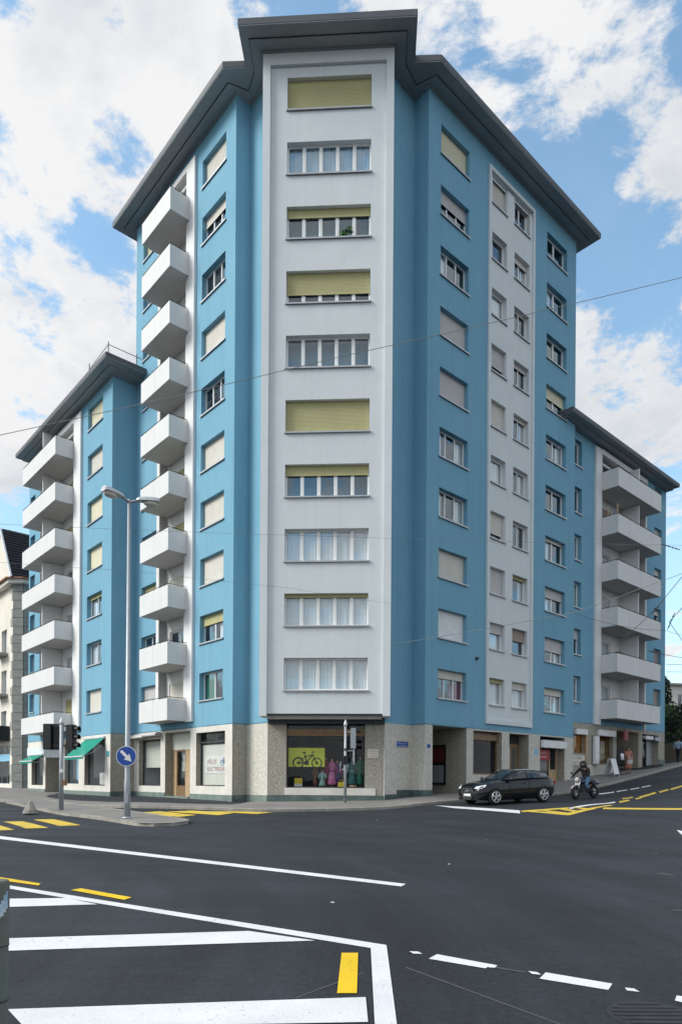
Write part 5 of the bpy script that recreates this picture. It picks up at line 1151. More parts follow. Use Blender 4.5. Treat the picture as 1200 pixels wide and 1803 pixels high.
m=MB(); m.tube([(.06,0,2.2),(.36,0,2.2)],.03,6); m.tube([(.06,0,3.0),(.30,0,3.0)],.03,6); m.tube([(.36,0,1.62),(.36,0,2.3)],.045,8); obj('bracket',m.mesh('bracket','galvanised'),t)
m=MB(); m.box(-.09,.12,-.12,.08,1.62,1.98); obj('push_button',m.mesh('push_button','black_plastic'),t)
m=MB(); m.lathe([(.078,2.2),(.078,2.3)],12); m.lathe([(.072,.2),(.072,.24)],12); obj('collar',m.mesh('collar','joint_dark'),t)
# small things on the road side
m=MB(); m.lathe([(.25,-.05),(.22,.05),(.13,.22),(.07,.38),(.03,.42)],9,sx=1.15); x,y=-11.74,25.5; thing('marker_stone','small pale concrete marker stone at the island edge','marker',(x,y,g1(x,y)+.1),0,None,m.mesh('marker_stone','kerb_stone'))
t=thing('bollard','weathered grey green post with a torn sticker cut off by the left picture edge','post',(-1.985,3.9,0))
mat('post_green',(.12,.165,.17),.7,(.17,.16,.115),3.5,.4,30,detail=8)
mat('sticker_print',(.66,.74,.80),.5,(.16,.36,.56),9.0)
m=MB(); m.tube([(0,0,-.05),(0,0,.30),(0,0,.305),(0,0,.62),(0,0,.625),(0,0,.985)],[.062,.063,.060,.062,.065,.066],18); m.lathe([(.066,.985),(.060,1.0),(.02,1.008)],18); obj('shaft',m.mesh('shaft','post_green',smooth=False),t)
m=MB()
for z in (.30,.62): m.lathe([(.066,z),(.066,z+.008)],18)
obj('ring',m.mesh('ring','joint_dark'),t)
m=MB(); k=8
for i in range(k):
    a0=-1.9+1.75*i/k; a1=-1.9+1.75*(i+1)/k
    z0=[.82,.80,.79,.78,.79,.80,.82,.84][i]; z1=[.84,.86,.86,.87,.87,.89,.92,.94][i]
    m.quad((.0675*math.cos(a0),.0675*math.sin(a0),z0),(.0675*math.cos(a1),.0675*math.sin(a1),z0),(.0675*math.cos(a1),.0675*math.sin(a1),z1),(.0675*math.cos(a0),.0675*math.sin(a0),z1))
obj('sticker',m.mesh('sticker','sticker_print',fix=False),t)
p=at(16.0,.75); t=thing('sandwich_board','white sandwich board standing on the hill pavement','sign',p,FR.rz+.1)
for s in (-1,1):
    m=MB(); m.add([(-.38,-.28*s,.12),(.38,-.28*s,.12),(.38,-.05*s,1.05),(-.38,-.05*s,1.05),(-.38,-.31*s,.12),(.38,-.31*s,.12),(.38,-.08*s,1.05),(-.38,-.08*s,1.05)],[(0,3,2,1),(4,5,6,7),(0,1,5,4),(1,2,6,5),(2,3,7,6),(3,0,4,7)]); bo_=obj('board',m.mesh('board','sign_white'),t)
m=MB(); m.box(-.25,.25,-.105,-.095,.86,.94); obj('heading',m.mesh('heading','text_blue'),t)
m=MB()
for x in (-.42,.42):
    for s in (-1,1): m.tube([(x,-.33*s,0),(x,-.06*s,1.08)],.022,6)
obj('leg',m.mesh('leg','galvanised'),t)
p=at(17.0,.8); t=thing('clothes_rail','dark clothes stand hung with patterned cloth beside the sandwich board','rack',p,FR.rz)
m=MB(); m.tube([(0,0,0),(0,0,1.75)],.025,6); m.tube([(-.35,0,1.7),(.35,0,1.7)],.02,6); m.box(-.3,.3,-.2,.2,0,.04); obj('stand',m.mesh('stand','joint_dark'),t)
m=MB()
for i,x in enumerate((-.28,-.1,.08,.26)): m.lathe([(.16,.62-.1*(i%2)),(.13,1.1),(.09,1.55),(.02,1.66)],8,c=(x,0,0),sx=.55)
obj('clothes',m.mesh('clothes','cloth_dark',smooth=True),t)
m=MB(); m.lathe([(.15,.9),(.13,1.25),(.02,1.3)],8,c=(-.1,-.12,0),sx=.7); obj('cloth',m.mesh('cloth','curtain_white',smooth=True),t)
# ================================================================== figures
def figure(parent,J,E,regions,name='body'):
    """one continuous skinned body; J name->(pos,radius); regions: list of (joint names, material)"""
    names=list(J); ix={n:i for i,n in enumerate(names)}
    me=bpy.data.meshes.new(name); me.from_pydata([J[n][0] for n in names],[(ix[a],ix[b]) for a,b in E],[])
    o=bpy.data.objects.new(name,me); COL.objects.link(o)
    sk=o.modifiers.new('s','SKIN'); sk.use_smooth_shade=True
    for i,n in enumerate(names):
        r=J[n][1]; d=me.skin_vertices[0].data[i]; d.radius=(r,r) if not isinstance(r,tuple) else r
    me.skin_vertices[0].data[0].use_root=True
    sb=o.modifiers.new('b','SUBSURF'); sb.levels=1; sb.render_levels=1
    bpy.context.view_layer.update()
    nm=bpy.data.meshes.new_from_object(o.evaluated_get(bpy.context.evaluated_depsgraph_get()))
    bpy.data.objects.remove(o); bpy.data.meshes.remove(me)
    nm.materials.clear(); mi={}
    for k,(js,mt) in enumerate(regions):
        nm.materials.append(MAT[mt])
        for j in js: mi[j]=k
    P=[Vector(J[n][0]) for n in names]
    for f in nm.polygons:
        c=f.center; b=min(range(len(names)),key=lambda i:(P[i]-c).length-(.04 if True else 0)); f.material_index=mi.get(names[b],0); f.use_smooth=True
    nm.name=name
    return obj(name,nm,parent)
def fingers(parent,c,d,mt='skin',s=1):
    d=Vector(d).normalized(); a=d.cross(Vector((0,0,1)));
    if a.length<.1: a=Vector((0,1,0))
    a.normalize(); m=MB(); c=Vector(c)
    for i,L in enumerate((.075,.085,.08,.065)):
        b=c+a*(i-1.5)*.02+d*.03; m.tube([b,b+d*L*.5,b+d*L*.8+Vector((0,0,-.025))],[.0095,.009,.007],6)
    b=c+a*s*.04; m.tube([b,b+a*s*.025+d*.03,b+a*s*.02+d*.06],[.011,.010,.008],6)
    obj('fingers',m.mesh('fingers',mt,smooth=True),parent)
def standing(J0,lean=0):
    return J0
# man walking away uphill
x,y=23.78,47.6; z=zpav(x,y)
man=thing('person','man in a light blue shirt and dark trousers walking away up the hill pavement','person',(x,y,z),math.atan2(V.y,V.x))
J={'hip':((0,0,.95),.15),'belly':((0,0,1.12),.145),'chest':((.02,0,1.32),.165),'neck':((.03,0,1.50),.06),'head':((.04,0,1.62),.10),'crown':((.04,0,1.72),.08),
 'shL':((.01,.19,1.42),.075),'elL':((-.05,.25,1.14),.05),'waL':((.03,.25,.90),.04),'haL':((.06,.25,.82),.042),
 'shR':((.01,-.19,1.42),.075),'elR':((-.02,-.26,1.14),.05),'waR':((.12,-.25,.93),.04),'haR':((.16,-.25,.86),.042),
 'thL':((.02,.10,.88),.10),'knL':((.16,.10,.50),.065),'anL':((.12,.10,.09),.045),'toL':((.28,.11,.04),.04),
 'thR':((-.02,-.10,.88),.10),'knR':((-.06,-.10,.50),.065),'anR':((-.28,-.10,.12),.045),'toR':((-.14,-.11,.04),.04)}
E_=[('hip','belly'),('belly','chest'),('chest','neck'),('neck','head'),('head','crown'),('chest','shL'),('shL','elL'),('elL','waL'),('waL','haL'),('chest','shR'),('shR','elR'),('elR','waR'),('waR','haR'),('hip','thL'),('thL','knL'),('knL','anL'),('anL','toL'),('hip','thR'),('thR','knR'),('knR','anR'),('anR','toR')]
figure(man,J,E_,[(['chest','belly','shL','shR','elL','elR'],'shirt_blue'),(['neck','head','crown','waL','haL','waR','haR'],'skin'),(['hip','thL','knL','thR','knR'],'trousers_dark'),(['anL','toL','anR','toR'],'jacket_black')])
m=MB(); m.lathe([(.095,1.60),(.112,1.66),(.105,1.72),(.06,1.79),(.01,1.81)],12,c=(.03,0,0)); obj('hair',m.mesh('hair','hair_dark',smooth=True),man)
fingers(man,(.065,.25,.79),(.2,0,-1)); fingers(man,(.165,-.25,.83),(.3,0,-1),s=-1)
# woman in the salmon dress by the entrance
p=at(17.5,1.05); wo=thing('person','woman with long dark hair in a salmon patterned dress at the hill shop entrance','person',p,math.atan2(-V.y,-V.x)+.5)
Jw={k:((v[0][0],v[0][1]*.9,v[0][2]*.94),(v[1]*.92)) for k,v in J.items()}
Jw['knL']=((.03,.08,.47),.06); Jw['knR']=((.0,-.08,.47),.06); Jw['anL']=((.0,.08,.08),.042); Jw['anR']=((-.02,-.08,.08),.042); Jw['toL']=((.13,.09,.035),.036); Jw['toR']=((.11,-.09,.035),.036)
Jw['elR']=((.08,-.27,1.10),.045); Jw['waR']=((.24,-.16,1.08),.036); Jw['haR']=((.30,-.12,1.10),.038)
figure(wo,Jw,E_,[(['chest','belly','hip','thL','thR','shL','shR'],'dress_salmon'),(['neck','head','crown','waL','haL','waR','haR','elL','elR','knL','knR','anL','anR'],'skin'),(['toL','toR'],'jacket_black')])
m=MB(); m.lathe([(.27,.34),(.24,.55),(.20,.80),(.145,1.02),(.14,1.06)],16,sy=.85)
for i,v in enumerate(m.v):
    if v[2]<.7: s=1+.07*((i%2)*2-1); m.v[i]=(v[0]*s,v[1]*s,v[2])
obj('skirt',m.mesh('skirt','dress_salmon',smooth=True),wo)
m=MB(); m.lathe([(.10,1.18),(.13,1.32),(.125,1.48),(.115,1.60),(.07,1.68),(.01,1.70)],12,c=(-.035,0,0),sx=.9); obj('hair',m.mesh('hair','hair_dark',smooth=True),wo)
m=MB(); m.lathe([(.012,0),(.014,.02),(.004,.045)],6,c=(.135,0,1.50)); 
for s in (-1,1): m.lathe([(.004,-.012),(.012,0),(.004,.012)],6,c=(.120,.034*s,1.545))
obj('face',m.mesh('face','hair_dark'),wo)
fingers(wo,(.06,.225,.745),(.2,0,-1)); fingers(wo,(.31,-.11,1.10),(1,.2,0))
m=MB(); m.box(-.03,.03,-.14,.14,0,.24); m.tube([(0,-.09,.24),(0,-.05,.42),(0,.05,.42),(0,.09,.24)],.01,5); thing('handbag','small white bag carried by the woman in the salmon dress','bag',(p[0]-.02,p[1]-.28,p[2]+.62),.6,None,m.mesh('handbag','white_card'))
# ================================================================== motorcycle and rider
mx_,my_=11.25,31.1; hd=math.atan2(-V.y,-V.x)-.10
fx,fy=mx_+.68*math.cos(hd),my_+.68*math.sin(hd); bx,by=mx_-.68*math.cos(hd),my_-.68*math.sin(hd)
zf,zb=g1(fx,fy),g1(bx,by); mz=(zf+zb)/2; pit=math.atan2(zf-zb,1.36)
mo=thing('motorcycle','naked motorcycle with a round headlamp and blue tail coming down the hill','motorcycle',(mx_,my_,mz)); mo.rotation_euler=(0,-pit,hd)
mat('moto_blue',(.012,.018,.07),.25,spec=.5,coat=.6); mat('moto_pale',(.55,.42,.40),.3,spec=.5,coat=.5); mat('chrome',(.60,.61,.62),.2,metal=.9); mat('rubber',(.018,.018,.019),.8); mat('engine_grey',(.16,.16,.17),.4,metal=.6); mat('car_black',(.008,.009,.013),.18,(.007,.008,.011),spec=.35,coat=.35); mat('lamp_clear',(.72,.74,.77),.12,spec=.7); mat('plate_white',(.75,.76,.77),.4); mat('grille_black',(.006,.006,.007),.5); mat('alloy',(.62,.63,.65),.3,metal=.55)
for x in (.70,-.70):
    m=MB(); m.torus((0,0,0),.235,.075,n=28,k=8); w=obj('wheel',m.mesh('wheel','rubber',smooth=True),mo,(x,0,.31))
    m=MB(); m.torus((0,0,0),.185,.018,n=24,k=6); m.lathe([(.05,-.06),(.05,.06)],10,axis='y')
    for k in range(5):
        a=k*1.2566; m.tube([(.04*math.cos(a),0,.04*math.sin(a)),(.18*math.cos(a),0,.18*math.sin(a))],.016,5)
    obj('rim',m.mesh('rim','alloy'),w)
    m=MB(); m.lathe([(.13,.05),(.13,.056)],18,axis='y'); m.lathe([(.13,-.056),(.13,-.05)],18,axis='y'); obj('brake_disc',m.mesh('brake_disc','chrome'),w)
m=MB()
for s in (-1,1): m.tube([(.70,.10*s,.31),(.52,.10*s,.72),(.46,.10*s,.92)],[.028,.03,.026],8)
m.tube([(.46,-.12,.90),(.46,.12,.90)],.03,6); obj('fork',m.mesh('fork','chrome',smooth=True),mo)
m=MB(); m.tube([(.42,0,.86),(.2,0,.62),(-.1,0,.45),(-.35,0,.48)],.04,8)
for s in (-1,1): m.tube([(.42,.03*s,.86),(.0,.12*s,.70),(-.3,.10*s,.62),(-.70,.08*s,.74)],.028,6); m.tube([(-.1,.10*s,.42),(-.70,.10*s,.31)],.03,6)
obj('frame',m.mesh('frame','joint_dark'),mo)
m=MB(); m.box(-.12,.30,-.14,.14,.28,.58)
for i in range(5): m.box(.02+i*.045,.045+i*.045,-.17,.17,.40,.64)
m.lathe([(.10,-.20),(.12,-.12),(.12,.12),(.10,.20)],12,axis='y',c=(.02,0,.40)); obj('engine',m.mesh('engine','engine_grey'),mo)
m=MB(); m.lathe([(.02,-.30),(.12,-.26),(.165,-.05),(.17,.12),(.12,.27),(.03,.30)],14,axis='x',c=(.14,0,.80),sy=.85); obj('tank',m.mesh('tank','moto_blue',smooth=True),mo)
m=MB(); m.lathe([(.05,-.34),(.13,-.28),(.14,0),(.11,.28),(.04,.32)],12,axis='x',c=(-.36,0,.78),sy=.42); obj('seat',m.mesh('seat','black_plastic',smooth=True),mo)
m=MB(); m.lathe([(.03,-.22),(.10,-.15),(.13,.05),(.10,.16)],10,axis='x',c=(-.72,0,.80),sy=.6); m.box(-.92,-.55,-.16,.16,.62,.76); obj('tail',m.mesh('tail','moto_blue',smooth=True),mo)
m=MB(); m.lathe([(.06,-.12),(.11,-.06),(.125,.03),(.115,.05)],16,axis='x',c=(.55,0,.90)); h_=obj('headlamp',m.mesh('headlamp','moto_pale',smooth=True),mo)
m=MB(); m.lathe([(.112,.052),(.08,.075),(.01,.085)],16,axis='x',c=(.55,0,.90)); obj('lens',m.mesh('lens','lamp_clear',smooth=True),h_)
m=MB()
pr=[(.70+.36*math.cos(a),.31+.36*math.sin(a)) for a in [math.radians(150-k*16) for k in range(8)]]
m.add([(q[0],-.06,q[1]) for q in pr]+[(q[0],.06,q[1]) for q in pr],[(i,i+1,8+i+1,8+i) for i in range(7)]); obj('mudguard',m.mesh('mudguard','moto_pale',fix=False),mo)
m=MB(); m.tube([(.38,-.40,1.02),(.46,-.25,1.0),(.46,0,.96),(.46,.25,1.0),(.38,.40,1.02)],.016,6)
for s in (-1,1): m.tube([(.44,.22*s,1.0),(.50,.30*s,1.16)],.008,5); m.lathe([(.055,0),(.055,.015)],10,axis='x',c=(.50,.31*s,1.2))
obj('handlebar',m.mesh('handlebar','black_plastic'),mo)
m=MB(); m.tube([(.25,-.16,.40),(.1,-.18,.24),(-.3,-.19,.27),(-.75,-.20,.42)],[.025,.028,.05,.055],8); obj('exhaust',m.mesh('exhaust','chrome',smooth=True),mo)
m=MB(); m.box(.56,.60,-.09,.09,.66,.76); obj('number_plate',m.mesh('number_plate','plate_white'),mo)
ri=thing('person','rider in a black jacket, blue jeans and dark helmet on the motorcycle','person',(mx_,my_,mz)); ri.rotation_euler=mo.rotation_euler
J={'hip':((-.22,0,.92),.15),'belly':((-.16,0,1.08),.15),'chest':((-.04,0,1.30),.175),'neck':((.03,0,1.46),.07),'head':((.07,0,1.58),.10),
 'shL':((-.02,.20,1.40),.085),'elL':((.14,.36,1.18),.062),'waL':((.33,.37,1.07),.045),'haL':((.39,.37,1.04),.048),
 'shR':((-.02,-.20,1.40),.085),'elR':((.14,-.36,1.18),.062),'waR':((.33,-.37,1.07),.045),'haR':((.39,-.37,1.04),.048),
 'thL':((-.12,.15,.86),.11),'knL':((.22,.25,.70),.078),'anL':((.02,.24,.33),.055),'toL':((.16,.25,.27),.045),
 'thR':((-.12,-.15,.86),.11),'knR':((.22,-.25,.70),.078),'anR':((.02,-.24,.33),.055),'toR':((.16,-.25,.27),.045)}
E_=[e for e in E_ if 'crown' not in e]
figure(ri,J,E_,[(['chest','belly','shL','shR','elL','elR','waL','waR'],'jacket_black'),(['neck','head'],'skin'),(['haL','haR','toL','toR','anL','anR'],'jacket_black'),(['hip','thL','knL','thR','knR'],'jeans_blue')])
m=MB(); m.lathe([(.10,1.46),(.135,1.52),(.145,1.60),(.125,1.69),(.07,1.745),(.01,1.76)],16,c=(.06,0,0),sx=1.1); he=obj('helmet',m.mesh('helmet','jacket_black',smooth=True),ri)
m=MB(); k=9
m.add([(.065+.168*math.cos(a),.150*math.sin(a),1.545) for a in [-1.05+2.1*i/8 for i in range(k)]]+[(.065+.163*math.cos(a),.146*math.sin(a),1.635) for a in [-1.05+2.1*i/8 for i in range(k)]],[(i,i+1,k+i+1,k+i) for i in range(k-1)]); obj('visor',m.mesh('visor','car_glass',fix=False),he)
m=MB(); m.lathe([(.09,1.50),(.085,1.60)],10,c=(.095,0,0)); obj('face',m.mesh('face','skin',smooth=True),he)
fingers(ri,(.41,.37,1.035),(.6,0,-.6),'jacket_black'); fingers(ri,(.41,-.37,1.035),(.6,0,-.6),'jacket_black',-1)
# ================================================================== the black car
ca=math.radians(180+25.5); cf=Vector((math.cos(ca),math.sin(ca),0)); cl=Vector((-cf.y,cf.x,0))
fw=Vector((6.13,26.90,0)); cc=fw-cf*1.235-cl*.76
zf=g1(*(cc+cf*1.235)[:2]); zr=g1(*(cc-cf*1.235)[:2]); cz=(zf+zr)/2; pit=math.atan2(zf-zr,2.47)
car=thing('parked_car','black three door hatchback waiting at the kerb in front of the passage','car',(cc.x,cc.y,cz+.004)); car.rotation_euler=(0,-pit,ca)
ST=[(-1.975,.58,.40,.78),(-1.93,.72,.30,.90),(-1.80,.81,.24,.985),(-1.5,.855,.19,1.02),(-1.0,.87,.17,1.025),(-.3,.872,.17,1.005),(.4,.87,.17,.985),(.80,.865,.17,.965),(1.15,.86,.17,.925),(1.5,.84,.18,.865),(1.75,.80,.19,.79),(1.90,.72,.21,.70),(1.97,.58,.26,.60)]
def sec(x,w,zb,zt):
    h=zt-zb
    return [(x,0,zb),(x,w*.86,zb),(x,w*.96,zb+.09),(x,w*.995,zb+h*.36),(x,w,zb+h*.56),(x,w*.985,zb+h*.78),(x,w*.93,zb+h*.93),(x,w*.72,zt),(x,w*.36,zt+.018),(x,0,zt+.022)]
m=MB(); n=10
for s in (1,-1):
    R_=[[(p[0],p[1]*s,p[2]) for p in sec(*q)] for q in ST]
    m.add([v for r_ in R_ for v in r_],[(i*n+j,i*n+j+1,(i+1)*n+j+1,(i+1)*n+j) for i in range(len(R_)-1) for j in range(n-1)]+[tuple(range(n)),tuple((len(R_)-1)*n+j for j in range(n))])
# cabin: rings at belt, mid and roof edge, then the roof
RG=[[(.86,0,.965),(.78,.62,.965),(.52,.80,.985),(-.28,.83,1.0),(-1.05,.82,1.015),(-1.66,.70,1.005),(-1.84,.0,.985)],
    [(.44,0,1.195),(.36,.59,1.195),(.14,.715,1.20),(-.32,.745,1.215),(-.98,.73,1.205),(-1.58,.60,1.18),(-1.70,.0,1.175)],
    [(.03,0,1.37),(-.04,.50,1.36),(-.18,.575,1.345),(-.42,.605,1.355),(-.95,.597,1.338),(-1.38,.50,1.288),(-1.47,0,1.29)],
    [(-.14,0,1.402),(-.17,.35,1.397),(-.27,.40,1.397),(-.47,.42,1.402),(-.90,.40,1.38),(-1.28,.34,1.33),(-1.34,0,1.335)]]
for s in (1,-1):
    k=7; vs=[(p[0],p[1]*s,p[2]) for r_ in RG for p in r_]
    m.add(vs+[(-.55,0,1.408)],[(i*k+j,i*k+j+1,(i+1)*k+j+1,(i+1)*k+j) for i in range(3) for j in range(k-1)]+[(21+j,21+j+1,28) for j in range(6)])
me=m.mesh('body','car_black',smooth=True)
b=bmesh.new(); b.from_mesh(me); bmesh.ops.remove_doubles(b,verts=b.verts,dist=.002); bmesh.ops.recalc_face_normals(b,faces=b.faces); b.to_mesh(me); b.free(); me.set_sharp_from_angle(angle=math.radians(42))
body=obj('body',me,car)
def lerp3(a,b,t): return tuple(a[i]+(b[i]-a[i])*t for i in range(3))
def glass(name,pts,push):
    m=MB(); m.add([tuple(Vector(p)+Vector(push)) for p in pts],[tuple(range(len(pts)))]); return obj(name,m.mesh(name,'car_dark_glass',fix=False),car)
mat('car_dark_glass',(.012,.020,.022),.04,(.010,.017,.019),spec=.8)
def strip(name,s,cols,push):
    """glass following the cabin rings between belt and roof edge"""
    m=MB(); g=[]
    for c in cols:
        a,bm_,t=RG[0][c[0]],RG[1][c[0]],RG[2][c[0]]
        if len(c)>1:
            a=lerp3(a,RG[0][c[1]],c[2]); bm_=lerp3(bm_,RG[1][c[1]],c[2]); t=lerp3(t,RG[2][c[1]],c[2])
        col=[lerp3(a,bm_,.10),bm_,lerp3(bm_,t,.82)]
        g.append([tuple(Vector((p[0],p[1]*s,p[2]))+Vector((push[0],push[1]*s,push[2]))) for p in col])
    for a,bq in zip(g,g[1:]):
        for i in range(2): m.quad(a[i],bq[i],bq[i+1],a[i+1])
    return obj(name,m.mesh(name,'car_dark_glass',fix=False),car)
for s in (1,-1):
    strip('side_window',s,[(2,3,.12),(2,3,.55),(3,4,.10)],(0,.012,.004)); strip('rear_side_window',s,[(3,4,.17),(3,4,.6),(4,5,.25)],(0,.012,.004))
ws=MB(); 
def wsrow(i,f): return [lerp3(RG[i][1],RG[i][0],0.0),RG[i][0]]
g=[]
for (y0) in (-1,1):
    pass
rows=[]
for lv,t in ((0,.08),(1,0),(1,.85)):
    a=[lerp3(RG[lv][j],RG[min(lv+1,2)][j],t) for j in (1,0)]
    c=lerp3(a[0],a[1],.08); rows.append([(c[0]+.016,-c[1],c[2]+.012),(a[1][0]+.016,0,a[1][2]+.012),(c[0]+.016,c[1],c[2]+.012)])
for a,bq in zip(rows,rows[1:]):
    for i in range(2): ws.quad(a[i],a[i+1],bq[i+1],bq[i])
obj('windscreen',ws.mesh('windscreen','car_dark_glass',fix=False),car)
for x in (1.235,-1.235):
    for s in (1,-1):
        m=MB(); m.lathe([(.30,.0),(.325,.03),(.325,.16),(.30,.20),(.22,.205)],28,axis='y'); 
        if s<0: m.v=[(v[0],-v[1],v[2]) for v in m.v]
        w=obj('wheel',m.mesh('wheel','rubber',smooth=True),car,(x,.685*s,.318))
        m=MB(); y=.207*s; m.torus((0,y,0),.205,.018,n=28,k=6); m.lathe([(.055,.19*s),(.05,.215*s)],12,axis='y'); m.lathe([(.19,.15*s),(.19,.155*s)],20,axis='y',mi=1)
        for k in range(5):
            a=k*1.2566+.3
            for d in (-.16,.16): m.tube([(.04*math.cos(a),y,.04*math.sin(a)),(.20*math.cos(a+d),y-.004*s,.20*math.sin(a+d))],[.03,.022],5)
        obj('rim',m.mesh('rim',['alloy','grille_black']),w)
        m=MB(); k=14
        arc=[(.365*math.cos(a),.365*math.sin(a)) for a in [math.radians(-8+196*i/(k-1)) for i in range(k)]]; arc2=[(.335*math.cos(a),.335*math.sin(a)) for a in [math.radians(-8+196*i/(k-1)) for i in range(k)]]
        yy=.882*s
        m.add([(q[0]+x,yy,max(q[1]+.318,.17)) for q in arc]+[(q[0]+x,yy,max(q[1]+.318,.17)) for q in arc2]+[(q[0]+x,.70*s,max(q[1]+.318,.17)) for q in arc2],[(i,i+1,k+i+1,k+i) for i in range(k-1)]+[(k+i,k+i+1,2*k+i+1,2*k+i) for i in range(k-1)]); obj('wheel_arch',m.mesh('wheel_arch','grille_black',fix=False),car)
for s in (1,-1):
    m=MB(); m.add([(1.66,.80*s,.735),(1.62,.785*s,.80),(1.86,.50*s,.735),(1.925,.42*s,.66),(1.90,.60*s,.625),(1.80,.76*s,.655),(1.70,.70*s,.70)],[(0,1,6,5),(1,2,6),(2,3,4,6),(4,5,6)])
    m.v=[(v[0]+.045,v[1]*1.045,v[2]+.02) for v in m.v]
    o=obj('headlight',m.mesh('headlight','lamp_clear',fix=False),car)
    m=MB(); m.lathe([(.06,1.90),(.06,1.935),(.02,1.94)],12,axis='x',c=(0.0,.56*s,.36)); obj('fog_lamp',m.mesh('fog_lamp','lamp_clear'),car)
    m=MB(); m.lathe([(.03,-.09),(.085,-.05),(.09,.03),(.05,.08)],10,axis='y',c=(.50,.96*s,1.0),sx=.7); m.box(.46,.52,.78*s if s>0 else -.92,.92 if s>0 else -.78,.95,.98); obj('door_mirror',m.mesh('door_mirror','car_black',smooth=True),car)
    m=MB(); m.box(-.30,-.14,.875*s-.012,.875*s+.012,.80,.825); obj('door_handle',m.mesh('door_handle','car_black'),car)
    m=MB(); m.tube([(.50,.872*s,.30),(.52,.876*s,.62),(.50,.855*s,.95)],.006,4); m.tube([(-.50,.874*s,.28),(-.48,.878*s,.62),(-.50,.860*s,.96)],.006,4); obj('door_seam',m.mesh('door_seam','grille_black'),car)
    m=MB(); m.box(-1.98,-1.90,.45*s if s>0 else -.74,.74 if s>0 else -.45,.70,.86); obj('tail_light',m.mesh('tail_light','sign_red'),car)
    m=MB(); m.tube([(.01,.535*s,1.363),(-.20,.60*s,1.353),(-.44,.625*s,1.363),(-.95,.619*s,1.346),(-1.38,.52*s,1.298)],.016,5); obj('roof_trim',m.mesh('roof_trim','alloy'),car)
m=MB(); gp=[(-.30,.66),(.30,.66),(.34,.52),(.24,.24),(-.24,.24),(-.34,.52)]; m.add([(1.985,p[0],p[1]) for p in gp],[tuple(range(6))]); gr=obj('grille',m.mesh('grille','grille_black',fix=False),car)
m=MB(); m.tube([(1.99,p[0],p[1]) for p in gp+gp[:1]],.012,5); 
for i in range(6): m.box(1.984,1.99,-.28,.28,.29+i*.06,.30+i*.06)
obj('grille_frame',m.mesh('grille_frame','chrome'),gr)
m=MB(); m.box(1.988,2.0,-.22,.22,.36,.46); obj('number_plate',m.mesh('number_plate','plate_white'),car)
m=MB()
for i in range(4): m.torus((1.998,-.09+i*.06,.585),.036,.007,axis='x',n=14,k=4)
obj('emblem',m.mesh('emblem','chrome'),car)
m=MB(); m.box(1.86,1.955,-.66,.66,.20,.27); obj('bumper_lip',m.mesh('bumper_lip','grille_black'),car)
# ================================================================== overhead wires
def wire(pts,label,r=.012,mt='wire_dark',sag=.10):
    o=Vector(pts[0]); m=MB(); q=[]
    for a,b in zip(pts,pts[1:]):
        a,b=Vector(a),Vector(b); k=8
        for i in range(k+(1 if b==Vector(pts[-1]) else 0)):
            t=i/k; p=a.lerp(b,t); p.z-=sag*4*t*(1-t); q.append(p-o)
    m.tube(q,r,5); return thing('overhead_wire',label,'wire',o,0,'overhead wires across the crossing',m.mesh('overhead_wire',mt))
wire([(-10.64,19.0,11.03),(-.08,20.0,14.15),(12.7,22.0,18.49)],'long wire slanting up from the left edge across the bay to the upper right',.010,'wire_pale',.05)
wire([(-13.42,24,10.65),(-.06,24.5,10.41),(14.67,30,12.11),(19.98,31.3,12.55)],'nearly level wire crossing the building at a third of its height',.006,'wire_pale',.03)
wire([(-12.3,22,8.69),(-7.54,24,8.97),(-2.13,26,8.97),(2.0,28.2,8.97)],'thin wire below the level one, ending at the bay',.005,'wire_pale',.02)
wire([tuple(FR.p(3.72,-.16,7.45))if 0 else (2.13,28.5,7.3),(9.3,27,8.34),(11.69,26,9.1),(14.5,25,10.06)],'pale span wire from the right edge of the bay towards the hill',.011,'wire_pale',.03)
wire([(11.77,28,7.57),(12.95,28,8.66),(13.62,27,9.81),(14.64,26,11.38)],'wire rising steeply to the right edge past the second wing',.013,'wire_dark',.0)
wire([(14.43,26,9.73),(13.59,28,8.22)],'upper arm of the wire fork at the right edge',.014,'wire_dark',.0)
wire([(13.59,28,8.22),(14.01,26,5.78)],'lower arm of the wire fork at the right edge',.014,'wire_dark',.0)
wire([(13.63,30,7.37),(16.67,30,6.86)],'short wire falling to the right below the fork',.012,'wire_dark',.02)
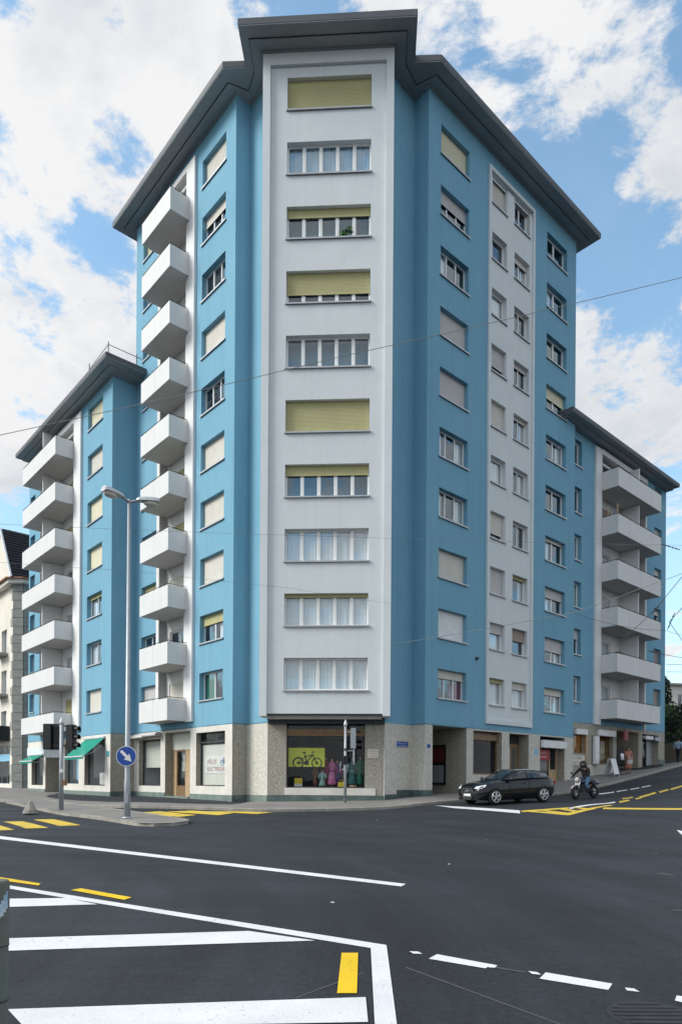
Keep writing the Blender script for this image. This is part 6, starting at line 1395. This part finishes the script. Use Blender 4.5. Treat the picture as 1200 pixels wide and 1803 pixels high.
wire([(16.85,35,7.66),(19.47,34,7.45)],'upper of the two level wires over the conifer',.012,'wire_dark',.0)
wire([(15.89,33,6.95),(18.9,33,6.94)],'lower of the two level wires over the conifer',.012,'wire_dark',.0)
wire([(9.24,27.5,8.54),(11.3,28,8.09),(13.43,28,7.86),(15.56,28,7.4)],'wire looping past the third balcony of the right wing',.008,'wire_dark',.05)
def insul(p,label,d,L=.5):
    p=Vector(p); d=Vector(d).normalized(); m=MB()
    m.tube([-d*L/2,d*L/2],.018,6)
    for i in range(4):
        c=d*(-.3+.2*i)*L; m.tube([c-d*.02,c,c+d*.02],[.02,.05,.02],8)
    thing('wire_insulator',label,'insulator',p,0,'insulators on the overhead wires',m.mesh('wire_insulator','wire_dark'))
insul((14.60,29.97,12.02),'dark insulator on the level wire beside the right wing',(1,.1,-.25),.9)
insul((13.62,27.9,8.22),'dark insulator at the wire fork',(.3,-.3,1),.7)
insul((13.0,28.0,8.70),'pale insulator cluster in front of the third balcony',(1,-.2,1.0),.5)
insul((14.0,30.0,7.33),'dark insulator on the short falling wire',(1,0,-.3),.6)

# a few leaves and scraps lying on the carriageway
mat('leaf_dry',(.34,.24,.17),.8); mat('paper_scrap',(.62,.62,.60),.8)
for i,(x,y,mt,lb) in enumerate(((1.2,22.0,'paper_scrap','pale scrap lying on the road in front of the corner shop'),(3.6,16.6,'leaf_dry','small dry leaf on the open road left of the yellow lines'),(6.6,14.1,'leaf_dry','small reddish dry leaf on the open road below the yellow lines'),(2.0,12.4,'paper_scrap','tiny pale scrap near the end of the long white line'),(-.1,8.66,'paper_scrap','tiny pale scrap beyond the white corner line'))):
    m=MB(); m.add([tuple(c*.5 for c in q) for q in [(-.07,-.04,.004),(.02,-.05,.012),(.08,.01,.006),(.02,.05,.016),(-.06,.03,.010),(0,0,.026)]],[(0,1,5),(1,2,5),(2,3,5),(3,4,5),(4,0,5)])
    thing('dry_leaf' if mt=='leaf_dry' else 'paper_scrap',lb,'litter',(x,y,g1(x,y)+.004),i*1.3,None,m.mesh('scrap',mt,fix=False))
